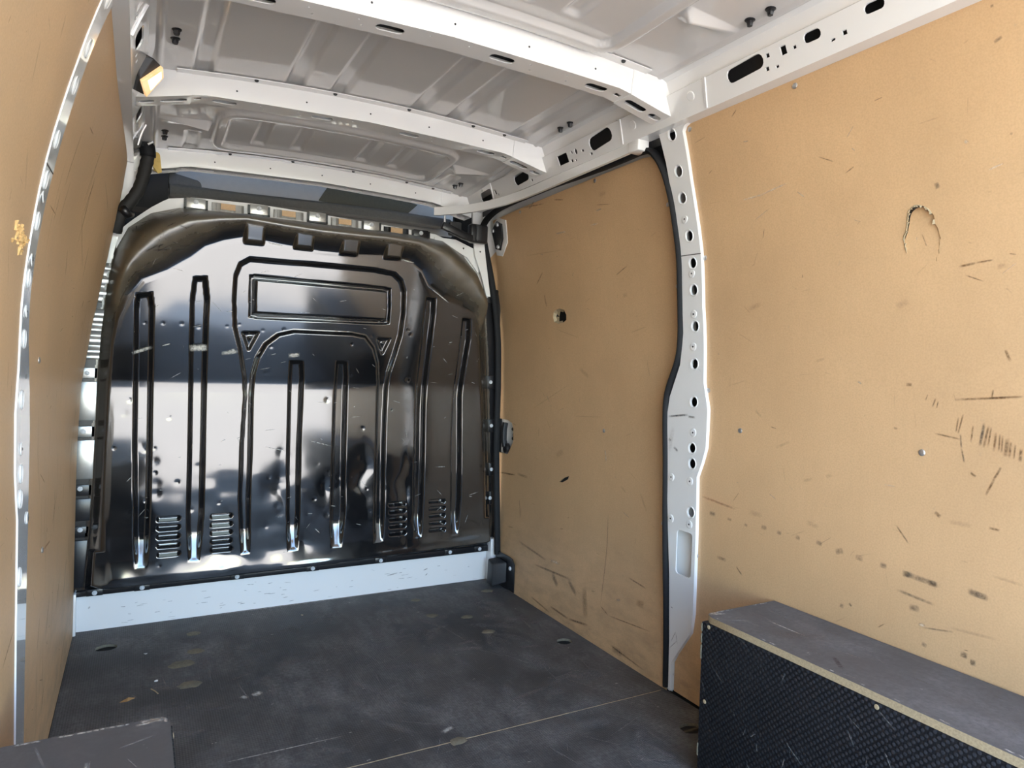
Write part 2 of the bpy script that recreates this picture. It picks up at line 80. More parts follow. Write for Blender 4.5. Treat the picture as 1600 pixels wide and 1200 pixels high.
class MB:
    def __init__(s): s.v = []; s.f = []
    def add(s, v, f):
        n = len(s.v); s.v += [tuple(x) for x in v]; s.f += [tuple(i + n for i in q) for q in f]; return s
    def box(s, x0, x1, y0, y1, z0, z1):
        return s.add([(x0,y0,z0),(x1,y0,z0),(x1,y1,z0),(x0,y1,z0),(x0,y0,z1),(x1,y0,z1),(x1,y1,z1),(x0,y1,z1)],
                     [(0,3,2,1),(4,5,6,7),(0,1,5,4),(1,2,6,5),(2,3,7,6),(3,0,4,7)])
    def hexa(s, p):      # eight free corners: 0-3 one face, 4-7 the opposite one
        return s.add(p, [(0,3,2,1),(4,5,6,7),(0,1,5,4),(1,2,6,5),(2,3,7,6),(3,0,4,7)])
    def disc(s, c, n, r, h, seg=12, dome=0.0, up=(0, 0, 1)):
        n = Vector(n).normalized(); a = n.orthogonal().normalized(); b = n.cross(a); c = Vector(c)
        prof = [(r, 0), (r, h * .55), (r * .8, h), (r * .3, h + dome)]
        vs = []
        for (rr, hh) in prof:
            for k in range(seg):
                t = 2 * math.pi * k / seg; vs.append(c + n * hh + (a * math.cos(t) + b * math.sin(t)) * rr)
        fs = []
        for q in range(len(prof) - 1):
            for k in range(seg): fs.append((q*seg+k, q*seg+(k+1) % seg, (q+1)*seg+(k+1) % seg, (q+1)*seg+k))
        fs.append(tuple(range((len(prof)-1)*seg, len(prof)*seg)))
        return s.add(vs, fs)
    def tube(s, pts, r, seg=10, sx=1.0, ref=None):
        pts = [Vector(p) for p in pts]; n = len(pts); rings = []
        prev = None
        for i in range(n):
            t = (pts[min(i+1, n-1)] - pts[max(i-1, 0)]).normalized()
            if ref is not None:
                a = (Vector(ref) - t * t.dot(Vector(ref))).normalized()
            elif prev is None: a = t.orthogonal().normalized()
            else: a = (prev - t * t.dot(prev)).normalized()
            prev = a; b = t.cross(a)
            rr = r[i] if isinstance(r, (list, tuple)) else r
            rings.append([pts[i] + a * (rr * sx * math.cos(2*math.pi*k/seg)) + b * (rr * math.sin(2*math.pi*k/seg)) for k in range(seg)])
        v = [p for ring in rings for p in ring]; f = []
        for i in range(n-1):
            for k in range(seg): f.append((i*seg+k, i*seg+(k+1) % seg, (i+1)*seg+(k+1) % seg, (i+1)*seg+k))
        f.append(tuple(range(seg))); f.append(tuple(range((n-1)*seg, n*seg)))
        return s.add(v, f)
    def sweep(s, pts, prof, ref, closed=True):
        """prof: 2-D outline (a along ref-ish axis, b across) carried along pts"""
        pts = [Vector(p) for p in pts]; n = len(pts); m = len(prof); v = []
        for i in range(n):
            t = (pts[min(i+1, n-1)] - pts[max(i-1, 0)]).normalized(); R = Vector(ref)
            a = (R - t * t.dot(R)).normalized(); b = t.cross(a)
            v += [pts[i] + a * p + b * q for p, q in prof]
        f = []
        for i in range(n-1):
            for k in range(m if closed else m-1): f.append((i*m+k, i*m+(k+1) % m, (i+1)*m+(k+1) % m, (i+1)*m+k))
        if closed: f.append(tuple(range(m))); f.append(tuple(range((n-1)*m, n*m)))
        return s.add(v, f)
    def build(s, name, mat, parent=None, bevel=0, seg=2, smooth=False, auto=None):
        o = build(name, s.v, s.f, mat, parent, smooth=smooth)
        if bevel:
            bm = bmesh.new(); bm.from_mesh(o.data)
            bmesh.ops.bevel(bm, geom=[e for e in bm.edges if len(e.link_faces) == 2 and e.calc_face_angle(0) > 0.5], offset=bevel, segments=seg, profile=.5, affect='EDGES')
            bm.to_mesh(o.data); bm.free()
            o.data.polygons.foreach_set('use_smooth', np.ones(len(o.data.polygons), dtype=bool)); o.data.set_sharp_from_angle(angle=math.radians(50))
        elif auto is not None:
            o.data.polygons.foreach_set('use_smooth', np.ones(len(o.data.polygons), dtype=bool)); o.data.set_sharp_from_angle(angle=math.radians(auto))
        return o
def hull(name, pts, mat, parent=None, bevel=0):
    bm = bmesh.new()
    for p in pts: bm.verts.new(p)
    r = bmesh.ops.convex_hull(bm, input=bm.verts)
    bmesh.ops.dissolve_limit(bm, angle_limit=0.05, verts=bm.verts, edges=bm.edges)
    if bevel: bmesh.ops.bevel(bm, geom=list(bm.edges), offset=bevel, segments=2, profile=.5, affect='EDGES')
    bmesh.ops.recalc_face_normals(bm, faces=bm.faces)
    me = bpy.data.meshes.new(name); bm.to_mesh(me); bm.free(); me.materials.append(mat)
    return local(link(name, me, parent), parent)
def inpoly(px, py, poly):
    poly = np.asarray(poly, float); x0, y0 = poly[:, 0], poly[:, 1]; x1, y1 = np.roll(x0, -1), np.roll(y0, -1)
    r = np.zeros(px.shape, bool)
    for a, b, c, d in zip(x0, y0, x1, y1):
        if b == d: continue
        cond = (b > py) != (d > py)
        r ^= cond & (px < (c - a) * (py - b) / (d - b) + a)
    return r
def segdist(px, py, poly, closed=True):
    poly = np.asarray(poly, float); n = len(poly); best = np.full(px.shape, 1e9)
    for i in range(n if closed else n-1):
        a, b = poly[i], poly[(i+1) % n]; d = b - a; L2 = max(d @ d, 1e-12)
        t = np.clip(((px - a[0]) * d[0] + (py - a[1]) * d[1]) / L2, 0, 1)
        best = np.minimum(best, np.hypot(px - a[0] - t*d[0], py - a[1] - t*d[1]))
    return best
def sdf(px, py, poly):            # positive inside
    d = segdist(px, py, poly); return np.where(inpoly(px, py, poly), d, -d)
def circle(cu, cv, ru, rv=None, n=16): return [(cu + ru*math.cos(2*math.pi*k/n), cv + (rv or ru)*math.sin(2*math.pi*k/n)) for k in range(n)]
def oblong(u0, v0, u1, v1, r, n=6):   # extremes of the slot and its half height
    if u0 > u1: u0, v0, u1, v1 = u1, v1, u0, v0
    d = Vector((u1-u0, v1-v0)); Ln = d.length; d /= Ln; r = min(r, Ln/2 - 1e-5); e = Vector((-d.y, d.x)); A = Vector((u0, v0)) + d*r; Bq = Vector((u1, v1)) - d*r
    out = []
    for k in range(n+1):
        t = -math.pi/2 + math.pi*k/n; out.append(tuple(Bq + d*(r*math.cos(t)) + e*(r*math.sin(t))))
    for k in range(n+1):
        t = math.pi/2 + math.pi*k/n; out.append(tuple(A + d*(r*math.cos(t)) + e*(r*math.sin(t))))
    return out
def rect(cu, cv, hu, hv, r=0.0):
    if r <= 0: return [(cu-hu, cv-hv), (cu+hu, cv-hv), (cu+hu, cv+hv), (cu-hu, cv+hv)]
    out = []
    for sx, sy, a0 in ((1, -1, -90), (1, 1, 0), (-1, 1, 90), (-1, -1, 180)):
        for k in range(4):
            t = math.radians(a0 + 30*k); out.append((cu + sx*(hu-r) + r*math.cos(t), cv + sy*(hv-r) + r*math.sin(t)))
    return out
def resample(poly, step, closed=True):
    out = []; n = len(poly)
    for i in range(n if closed else n-1):
        a, b = Vector(poly[i]), Vector(poly[(i+1) % n]); k = max(1, int(math.ceil((b-a).length/step)))
        out += [tuple(a + (b-a)*(j/k)) for j in range(k)]
    if not closed: out.append(tuple(poly[-1]))
    return out
def plate(name, outline, holes, fmap, th, mat, parent=None, grid=0.05, skirt=None, back=True, side_mat=None, auto=40, gridy=None, bends=()):
    """sheet cut from a 2-D outline with holes; fmap(u, v, t) places it, t = depth below the face"""
    outl = resample(outline, grid); allp = list(outl); edges = [(i, (i+1) % len(outl)) for i in range(len(outl))]
    hp = []
    for bv in bends:                      # fold lines running along u
        us = np.arange(min(p[0] for p in outl)+1e-3, max(p[0] for p in outl)-1e-3, grid); n0 = len(allp); allp += [(float(q), bv) for q in us]; edges += [(n0+i, n0+i+1) for i in range(len(us)-1)]
    for h in holes:
        h = resample(h, grid); n0 = len(allp); allp += list(h); edges += [(n0+i, n0+(i+1) % len(h)) for i in range(len(h))]; hp.append(h)
    o = np.array(outl); gx = np.arange(o[:, 0].min()+grid*.5, o[:, 0].max(), grid); gy = np.arange(o[:, 1].min()+grid*.5, o[:, 1].max(), gridy or grid)
    if len(gx) and len(gy):
        GX, GY = np.meshgrid(gx, gy); GX, GY = GX.ravel(), GY.ravel()
        ok = sdf(GX, GY, outl) > grid*.25
        for h in hp: ok &= sdf(GX, GY, h) < -min(grid, gridy or grid)*.12
        allp += list(zip(GX[ok].tolist(), GY[ok].tolist()))
    vs, es, fs, ov, oe, of = geometry.delaunay_2d_cdt([Vector((float(p[0]), float(p[1]))) for p in allp], edges, [], 0, 1e-6)
    V = np.array([(v.x, v.y) for v in vs]); F = np.array([f for f in fs if len(f) == 3])
    c = V[F].mean(axis=1); ok = inpoly(c[:, 0], c[:, 1], outl)
    for h in hp: ok &= ~inpoly(c[:, 0], c[:, 1], h)
    F = F[ok]
    cnt = {}
    for f in F:
        for a, b in ((f[0], f[1]), (f[1], f[2]), (f[2], f[0])):
            k = (min(a, b), max(a, b)); cnt.setdefault(k, []).append((a, b))
    bd = [v[0] for v in cnt.values() if len(v) == 1]
    n = len(V); pts = [fmap(u, v, 0.0) for u, v in V]; faces = [tuple(f) for f in F]; fm = [0]*len(faces)
    bpts = [fmap(u, v, th) for u, v in V] if back else None
    if back:
        pts += bpts; faces += [(f[0]+n, f[2]+n, f[1]+n) for f in F]; fm += [0]*len(F)
    mids = np.array([(V[a]+V[b])/2 for a, b in bd]); isout = segdist(mids[:, 0], mids[:, 1], outl) < 1e-4
    idx = {}
    for (a, b), io in zip(bd, isout):
        t = skirt if (io and skirt is not None) else th
        q = []
        for w in (a, b):
            if back and t == th: q.append(w+n)
            else:
                if (w, t) not in idx: idx[(w, t)] = len(pts); pts.append(fmap(V[w][0], V[w][1], t))
                q.append(idx[(w, t)])
        faces.append((a, q[0], q[1], b)); fm.append(1 if side_mat else 0)
    return build(name, pts, faces, mat, parent, mats=[mat, side_mat] if side_mat else None, fmat=fm, auto=auto, recalc=(back and skirt is None))
def smooth01(x): x = np.clip(x, 0, 1); return x*x*(3-2*x)
def heightmesh(name, V, nx, ny, keep, mat, parent=None, attrs=None):
    idx = np.arange(nx*ny).reshape(ny, nx); F = np.stack([idx[:-1, :-1], idx[:-1, 1:], idx[1:, 1:], idx[1:, :-1]], axis=-1).reshape(-1, 4)
    if keep is not None:
        k = keep.ravel(); F = F[k[F].all(axis=1)]
        used = np.zeros(nx*ny, bool); used[F.ravel()] = True; rm = np.cumsum(used)-1; V = V[used]; F = rm[F]
        if attrs: attrs = {a: b[used] for a, b in attrs.items()}
    me = bpy.data.meshes.new(name); me.vertices.add(len(V)); me.vertices.foreach_set('co', V.astype(np.float32).ravel())
    me.loops.add(F.size); me.loops.foreach_set('vertex_index', F.astype(np.int32).ravel())
    me.polygons.add(len(F)); me.polygons.foreach_set('loop_start', np.arange(0, F.size, 4, dtype=np.int32))
    me.polygons.foreach_set('use_smooth', np.ones(len(F), bool)); me.update(calc_edges=True); me.validate()
    for a, b in (attrs or {}).items():
        at = me.attributes.new(a, 'FLOAT', 'POINT'); at.data.foreach_set('value', b.astype(np.float32))
    me.materials.append(mat)
    return local(link(name, me, parent), parent)
def vnoise(x, y, s, seed=0):
    """cheap smooth value noise on arrays"""
    r = np.random.RandomState(seed).rand(64, 64); X, Y = np.asarray(x)/s + 500, np.asarray(y)/s + 500
    i, j = np.floor(X).astype(int), np.floor(Y).astype(int); fx, fy = smooth01(X-i), smooth01(Y-j)
    g = lambda a, b: r[a % 64, b % 64]
    return (g(i, j)*(1-fx)+g(i+1, j)*fx)*(1-fy)+(g(i, j+1)*(1-fx)+g(i+1, j+1)*fx)*fy

# ---------------------------------------------------------------- materials
class N:
    def __init__(s, name):
        s.m = bpy.data.materials.new(name); s.m.use_nodes = True; s.t = s.m.node_tree; s.p = s.t.nodes['Principled BSDF']
    def n(s, kind, **k):
        q = s.t.nodes.new(kind)
        for a, b in k.items():
            if a in q.inputs: q.inputs[a].default_value = b
            else: setattr(q, a, b)
        return q
    def l(s, a, b): s.t.links.new(a, b)
    def co(s, scale=(1, 1, 1), kind='Object', rot=(0, 0, 0)):
        g = s.n('ShaderNodeNewGeometry') if kind == 'Pos' else s.n('ShaderNodeTexCoord'); mp = s.n('ShaderNodeMapping'); mp.inputs['Scale'].default_value = scale; mp.inputs['Rotation'].default_value = rot
        s.l(g.outputs['Position' if kind == 'Pos' else kind], mp.inputs[0]); return mp.outputs[0]
    def noise(s, co, scale, detail=4, rough=.55, out='Fac'):
        q = s.n('ShaderNodeTexNoise'); q.inputs['Scale'].default_value = scale; q.inputs['Detail'].default_value = detail; q.inputs['Roughness'].default_value = rough; s.l(co, q.inputs['Vector']); return q.outputs[out]
    def ramp(s, fac, stops):
        q = s.n('ShaderNodeValToRGB'); e = q.color_ramp.elements
        while len(e) > 1: e.remove(e[-1])
        for i, (p, c) in enumerate(stops):
            el = e[0] if i == 0 else e.new(p)
            el.position = p; el.color = (c, c, c, 1) if not isinstance(c, (tuple, list)) else (*c, 1)
        s.l(fac, q.inputs[0]); return q.outputs[0]
    def mix(s, fac, a, b, mode='MIX'):
        q = s.n('ShaderNodeMix'); q.data_type = 'RGBA'; q.blend_type = mode; q.clamp_factor = True
        for v, i in ((fac, 0), (a, 6), (b, 7)):
            if isinstance(v, (int, float)): q.inputs[i].default_value = v
            elif isinstance(v, tuple): q.inputs[i].default_value = (*v, 1) if len(v) == 3 else v
            else: s.l(v, q.inputs[i])
        return q.outputs[2]
    def math(s, op, a, b=0.0, clamp=False):
        q = s.n('ShaderNodeMath'); q.operation = op; q.use_clamp = clamp
        for v, i in ((a, 0), (b, 1)):
            if isinstance(v, (int, float)): q.inputs[i].default_value = v
            else: s.l(v, q.inputs[i])
        return q.outputs[0]
    def bump(s, h, strength, dist=.002):
        q = s.n('ShaderNodeBump'); q.inputs['Strength'].default_value = strength; q.inputs['Distance'].default_value = dist; s.l(h, q.inputs['Height']); s.l(q.outputs[0], s.p.inputs['Normal'])
    def base(s, c):
        if isinstance(c, tuple): s.p.inputs['Base Color'].default_value = (*c, 1)
        else: s.l(c, s.p.inputs['Base Color'])
    def rough(s, r):
        if isinstance(r, (int, float)): s.p.inputs['Roughness'].default_value = r
        else: s.l(r, s.p.inputs['Roughness'])
    def set(s, **k):
        for a, b in k.items(): s.p.inputs[a.replace('_', ' ')].default_value = b
        return s
def simple(name, col, rough=.5, var=.12, scale=30, metallic=0.0, **k):
    q = N(name); f = q.noise(q.co(kind='Pos'), scale, 3); q.base(q.mix(f, tuple(c*(1-var) for c in col), tuple(min(1, c*(1+var)) for c in col))); q.rough(rough); q.set(Metallic=metallic); q.set(**{kk.replace('_',' '): vv for kk, vv in k.items()}); return q.m

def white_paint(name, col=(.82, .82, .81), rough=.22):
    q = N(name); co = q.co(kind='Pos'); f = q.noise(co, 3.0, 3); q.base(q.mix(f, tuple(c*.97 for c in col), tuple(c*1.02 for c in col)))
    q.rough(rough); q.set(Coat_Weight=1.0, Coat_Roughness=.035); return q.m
M_white = white_paint('white_body_paint')
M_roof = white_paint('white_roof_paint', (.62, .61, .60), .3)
def hardboard(name, col=(.63, .415, .225)):
    q = N(name); co = q.co(kind='Pos')
    a = q.noise(co, 2.2, 5, .6); b = q.noise(q.co((1, 9, 1.3), 'Pos'), 9, 4, .6); c = q.noise(co, 260, 2, .5)
    x = q.mix(q.ramp(a, [(.3, 0.), (.72, 1.)]), tuple(k*.88 for k in col), tuple(k*1.08 for k in col))
    x = q.mix(q.ramp(b, [(.45, 0.), (.8, .12)]), x, (col[0]*.72, col[1]*.7, col[2]*.72))
    x = q.mix(q.math('MULTIPLY', q.ramp(c, [(.35, 0.), (.7, 1.)]), .26), x, (col[0]*.62, col[1]*.58, col[2]*.55))
    d = q.noise(co, 46, 3, .7); x = q.mix(q.ramp(d, [(.68, 0.), (.78, .35)]), x, (.42, .31, .2))
    # grubby band near the floor
    sep = q.n('ShaderNodeSeparateXYZ'); g = q.n('ShaderNodeNewGeometry'); q.l(g.outputs['Position'], sep.inputs[0])
    low = q.math('MULTIPLY', q.ramp(sep.outputs[2], [(0., 1.), (.45, 0.)]), q.ramp(q.noise(q.co((1, 1.2, 3), 'Pos'), 7, 5, .65), [(.42, 0.), (.7, .55)]))
    x = q.mix(low, x, (.23, .165, .1))
    q.base(x); q.rough(q.ramp(a, [(.2, .42), (.8, .58)])); q.bump(c, .06, .001); return q.m
M_hard = hardboard('hardboard_lining')
M_hardside = simple('hardboard_cut_edge', (.52, .36, .19), .85, .3, 120)
def plywood(name, base=(.050, .049, .049), worn=(.27, .265, .26), wornamt=.9, pat='mesh', pitch=150, brown=.45):
    q = N(name); co = q.co(kind='Pos')
    a = q.noise(co, 3.2, 6, .62); b = q.noise(q.co((1, .35, 1), 'Pos'), 14, 6, .7); c = q.noise(co, 90, 4, .7); big = q.noise(co, 1.3, 3, .5)
    w = q.math('MULTIPLY', q.ramp(a, [(.38, 0.08), (.62, 1.)]), q.ramp(b, [(.3, .15), (.7, 1.)]))
    w = q.math('MULTIPLY', w, q.ramp(c, [(.3, .25), (.65, 1.)])); w = q.math('MULTIPLY', w, wornamt)
    x = q.mix(w, base, worn)
    x = q.mix(q.math('MULTIPLY', q.ramp(big, [(.45, 0.), (.7, 1.)]), brown), x, (.07, .058, .045))
    sp = q.noise(co, 55, 2, .5); x = q.mix(q.ramp(sp, [(.76, 0.), (.8, .6)]), x, (.3, .29, .27))
    if pat == 'dots':
        sp_ = q.n('ShaderNodeSeparateXYZ'); q.l(co, sp_.inputs[0]); cb_ = q.n('ShaderNodeCombineXYZ'); q.l(sp_.outputs[1], cb_.inputs[0]); q.l(sp_.outputs[2], cb_.inputs[1])
        mp_ = q.n('ShaderNodeMapping'); mp_.inputs['Rotation'].default_value = (0, 0, math.radians(45)); mp_.inputs['Scale'].default_value = (1, 1, 1); q.l(cb_.outputs[0], mp_.inputs[0])
        v = q.n('ShaderNodeTexVoronoi'); v.voronoi_dimensions = '2D'; v.inputs['Scale'].default_value = pitch; v.inputs['Randomness'].default_value = 0.0
        q.l(mp_.outputs[0], v.inputs['Vector']); h = q.ramp(v.outputs['Distance'], [(.26, 1.), (.42, 0.)])
        x = q.mix(q.math('MULTIPLY', h, .85), x, (.036, .039, .048)); q.bump(h, .8, .0012)
    else:
        wv = q.n('ShaderNodeTexVoronoi'); wv.inputs['Scale'].default_value = pitch; wv.inputs['Randomness'].default_value = 0.0; q.l(q.co((1, .7, .01), 'Pos'), wv.inputs['Vector'])
        h = q.ramp(wv.outputs['Distance'], [(.2, 1.), (.5, 0.)]); x = q.mix(q.math('MULTIPLY', h, q.ramp(big, [(.4, .03), (.65, .25)])), x, tuple(k*1.2 for k in worn))
        q.bump(q.math('ADD', q.math('MULTIPLY', h, .7), q.math('MULTIPLY', c, .6)), .35, .001)
    q.base(x); q.rough(q.ramp(a, [(.25, .5), (.75, .68)])); q.set(**{'Specular IOR Level': .22}); return q.m
M_floor = plywood('film_faced_floor_ply')
M_boxtop = plywood('worn_box_top_ply', (.10, .098, .10), (.25, .25, .255), .9, 'mesh', 120, .35)
M_boxside = plywood('dotted_box_side_ply', (.006, .0065, .009), (.05, .052, .06), .45, 'dots', 98, .05)
M_chip = simple('raw_chipboard_edge', (.40, .32, .20), .9, .45, 260)
M_blackpaint = None
def black_paint():
    q = N('black_bulkhead_paint'); co = q.co(kind='Pos')
    at = q.n('ShaderNodeAttribute'); at.attribute_name = 'dust'; f = at.outputs['Fac']
    a = q.noise(co, 22, 5, .65); b = q.noise(q.co((6, 1, 1), 'Pos'), 30, 4, .7)
    fd = q.math('MULTIPLY', f, q.ramp(a, [(.25, .55), (.7, 1.)]))
    x = q.mix(fd, (.0075, .0078, .0095), (.125, .102, .07))
    x = q.mix(q.ramp(b, [(.72, 0.), (.8, .35)]), x, (.10, .095, .09))
    q.base(x); r = q.math('ADD', q.ramp(q.noise(co, 5, 4, .6), [(.3, .055), (.75, .115)]), q.math('MULTIPLY', fd, .35)); q.rough(r)
    q.set(IOR=2.0); return q.m
M_bulk = black_paint()
M_black = simple('black_steel', (.012, .012, .014), .3, .3, 40)
M_rubber = simple('black_rubber', (.008, .0085, .010), .65, .3, 60, Specular_IOR_Level=.25)
M_plastic = simple('grey_black_plastic', (.03, .031, .034), .5, .2, 60)
M_conduit = simple('black_taped_conduit', (.012, .012, .012), .7, .4, 90)
M_dark = simple('dark_cab_and_shade', (.012, .012, .013), .8)  # cab black, also the painted shade behind holes and slots
M_zinc = simple('zinc_screw', (.55, .55, .56), .35, .15, 200, metallic=.85)
M_rivet = simple('pale_rivet', (.62, .64, .66), .4, .1, 200)
M_glare = simple('flange_glare_metal', (.42, .42, .40), .28, .25, 26, metallic=.75)  # pale metal stands in for bright reflections on the black flange
M_cabgrey = simple('grey_cab_lining', (.27, .265, .255), .75, .08, 50)
M_cabtrim = simple('charcoal_trim_fabric', (.085, .085, .082), .9, .2, 120)
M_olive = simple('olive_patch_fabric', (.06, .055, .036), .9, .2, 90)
M_yellow = simple('sunlit_yellow', (.62, .44, .14), .8, .2, 60)
M_soil = simple('dirty_wood_recess', (.09, .075, .05), .95, .5, 150)
M_patch = simple('exposed_ply_wood', (.19, .17, .12), .95, .5, 130)
M_leaf = simple('dry_leaf', (.35, .2, .08), .8); M_straw = simple('dry_straw', (.4, .32, .2), .8); M_paper = simple('white_crumb', (.6, .6, .58), .8)
def lamp_lens():
    q = N('lamp_lens'); q.base((.8, .62, .4)); q.rough(.25); at = q.noise(q.co(kind='Pos'), 18, 2)
    q.l(q.mix(q.ramp(at, [(.35, 0.), (.65, 1.)]), (1., .42, .1), (1., .78, .45)), q.p.inputs['Emission Color']); q.set(**{'Emission Strength': .22}); return q.m
M_lens = lamp_lens()
def ground_mat():
    q = N('yard_paving'); co = q.co(kind='Pos'); x = q.mix(q.noise(co, .6, 6, .6), (.49, .435, .36), (.61, .545, .455)); q.base(x); q.rough(.9); return q.m
def mark_mat(name, col, alpha):
    q = N(name); q.base(col); q.rough(.8)
    tc = q.n('ShaderNodeTexCoord'); mp = q.n('ShaderNodeMapping'); mp.inputs['Location'].default_value = (-1, -1, 0); mp.inputs['Scale'].default_value = (2, 2, 1); q.l(tc.outputs['UV'], mp.inputs[0])
    sx = q.n('ShaderNodeSeparateXYZ'); q.l(mp.outputs[0], sx.inputs[0])
    ax = q.math('SUBTRACT', 1.0, q.math('POWER', q.math('ABSOLUTE', sx.outputs[0]), 3.0)); ay = q.math('SUBTRACT', 1.0, q.math('POWER', q.math('ABSOLUTE', sx.outputs[1]), 2.0))
    nz = q.ramp(q.noise(q.co(kind='Pos'), 140, 3, .7), [(.3, .25), (.62, 1.)])
    al = q.math('MULTIPLY', q.math('MULTIPLY', q.math('MULTIPLY', ax, ay), nz), alpha, True); q.l(al, q.p.inputs['Alpha']); return q.m
MARK = {'g': mark_mat('grey_scuff', (.12, .10, .08), .5), 'd': mark_mat('dark_scuff', (.05, .042, .04), .68), 'b': mark_mat('brown_scuff', (.22, .11, .045), .7),
        'l': mark_mat('pale_scratch', (.72, .58, .42), .8), 's': mark_mat('faint_stain', (.25, .17, .11), .2), 'o': mark_mat('ochre_stain', (.30, .17, .06), .4), 'r': mark_mat('red_scuff', (.5, .14, .05), .5),
        'w': mark_mat('white_scrape', (.62, .6, .55), .9), 'k': mark_mat('black_scrape', (.03, .03, .032), .75), 'f': mark_mat('pale_floor_scratch', (.34, .34, .34), .62), 'v': mark_mat('floor_dust', (.24, .24, .24), .42)}
def marks(name, strokes, fmap, parent):
    """scuffs and scratches: thin soft-edged films lying on the surface, one part per colour"""
    by = {}
    for st in strokes: by.setdefault(st[5], []).append(st)
    for key, lst in by.items():
        v, f, uv = [], [], []
        for (u0, v0, u1, v1, wd, _) in lst:
            a, b = Vector((u0, v0)), Vector((u1, v1)); d = b-a
            if d.length < 1e-4: d = Vector((1e-4, 0))
            e = Vector((-d.y, d.x)).normalized()*(wd*.5); ns = max(1, int(d.length/.04)); n0 = len(v)
            for k in range(ns+1):
                c = a + (b-a)*(k/ns)
                for sg in (-1, 1): v.append(fmap(c.x+e.x*sg, c.y+e.y*sg)); uv.append((k/ns, .5+.5*sg))
            for k in range(ns): f.append((n0+2*k, n0+2*k+1, n0+2*k+3, n0+2*k+2))
        o = build(name, v, f, MARK[key], parent, uvs=uv, recalc=False); tag(o, kind='stuff')

# ---------------------------------------------------------------- the van's section
PZ = [-.2, 0, .5, .9, 1.1, 1.2, 1.3, 1.4, 1.5, 1.6, 1.7, 1.82, 2.0]; PW = [.832, .832, .834, .835, .83, .82, .805, .785, .76, .732, .698, .64, .55]
def w(z): 
    return float(np.mean(np.interp([z-.03, z-.015, z, z+.015, z+.03], PZ, PW)))
INZ = [.0, .67, .9, 1.03, 1.19, 1.35, 1.49, 1.6, 1.74]; INV = [0, .009, .02, .037, .052, .055, .048, .034, .004]
def SIDE(side, y, z, off=0.0):
    x = w(z)+off
    if side < 0: x -= float(np.interp(z, INZ, INV))*float(smooth01((y-1.95)/.95))
    return (side*x, y, z)
def zroof(x, y): return 1.838 - .03*(x/.6)**2 - .05*smooth01((np.asarray(y)-2.0)/.9)

# ---------------------------------------------------------------- setting: yard, floor, outer skins, ceiling
gm = ground_mat()
tag(MB().box(-40, 40, -60, 25, -.8, -.62).build('ground', gm), kind='structure')

floor = tag(MB().box(-.93, .93, -.30, 2.93, -.06, -.0095).build('floor', M_dark), kind='structure')  # slab coloured dark so the open holes look shaded
FH = DATA['floor_holes']
def blob(cx, cy, r, n=14, j=.22, ex=1.3): return [(cx + r*ex*(1+random.uniform(-j, j))*math.cos(2*math.pi*k/n), cy + r*(1+random.uniform(-j, j))*math.sin(2*math.pi*k/n)) for k in range(n)]
def flat(u, v, t): return (u, v, -t)
openh = [0, 10, 11]
plate('floor_board', [(-.834, 1.668), (.8345, 1.668), (.8345, 2.735), (.832, 2.74), (.832, 2.915), (-.834, 2.915)], [blob(*FH[0], .030, j=.06, ex=1.15), blob(*FH[10], .027, j=.05, ex=1.1)], flat, .009, M_floor, floor, grid=.12, side_mat=M_patch)
plate('floor_board', [(-.834, -.29), (.8385, -.29), (.8385, 1.62), (.834, 1.666), (-.834, 1.666)], [blob(FH[11][0], FH[11][1], .028, j=.1, ex=1.2)], flat, .009, M_floor, floor, grid=.14, side_mat=M_patch)
mb = MB(); e = [(x, 1.667 + random.uniform(-.0006, .0006)) for x in np.arange(-.56, .832, .02)]
mb.sweep([(x, y, .0) for x, y in e], [(-.0017, -.004), (.0012, -.004), (.0014, .0004), (-.0013, .0005)], (0, 1, 0)); mb.build('board_edge', M_chip, floor)
for i, (hx, hy) in enumerate(FH[:13]):
    if i in openh: continue
    r = [0, .030, .026, .020, .022, .018, .020, .019, .021, .022, 0, 0, .020][i]
    pts = blob(hx, hy, r, 16, .2, 1.25); v = [(hx, hy, .0022)]+[(hx+(a-hx)*.7, hy+(b-hy)*.7, .0016+random.uniform(-.001, .0012)) for a, b in pts]+[(a, b, .0003) for a, b in pts]; n = len(pts)
    fs = [(0, 1+k, 1+(k+1) % n) for k in range(n)]+[(1+k, 1+n+k, 1+n+(k+1) % n, 1+(k+1) % n) for k in range(n)]
    build('exposed_patch', v, fs, M_patch, floor, smooth=True, recalc=False)
mb = MB(); hx, hy = FH[11]
mb.box(hx-.03, hx+.03, hy-.004, hy+.004, -.009, -.004); mb.build('hole_crosspiece', M_soil, floor)
fs_ = []
for k in range(420):
    x, y = random.uniform(-.75, .75), random.uniform(.95, 2.85); a = random.choice([.3, .5, -1.2, 1.3, 1.9, 2.3])+random.gauss(0, .25); ln = random.uniform(.03, .22)*random.random()+.015
    fs_.append([x, y, x+ln*math.cos(a), y+ln*math.sin(a), random.uniform(.0015, .004), 'f'])
for k in range(110):
    x, y = random.uniform(-.6, .75), random.uniform(1.1, 2.7); a = random.uniform(0, 3.14); ln = random.uniform(.05, .2)
    fs_.append([x, y, x+ln*math.cos(a), y+ln*math.sin(a), random.uniform(.02, .07), 'v'])
s2 = DATA['floor_seam2']; fs_.append([s2[0][0]-.1, s2[0][1], s2[1][0]+.05, s2[1][1], .006, 'w']); fs_ += [[-.36, 2.147, -.345, 2.16, .03, 'w'], [-.33, 2.15, -.30, 2.17, .03, 'w'], [.15, 1.55, .22, 1.50, .03, 'v'], [.1, 1.72, .14, 1.74, .02, 'w'], [-.5, 2.9, .55, 2.906, .008, 'w']]
for k in range(60):
    x, y = random.uniform(-.5, .8), random.uniform(1.2, 2.85); fs_.append([x, y, x+random.uniform(.004, .014), y+random.uniform(-.004, .004), random.uniform(.003, .007), 'w'])
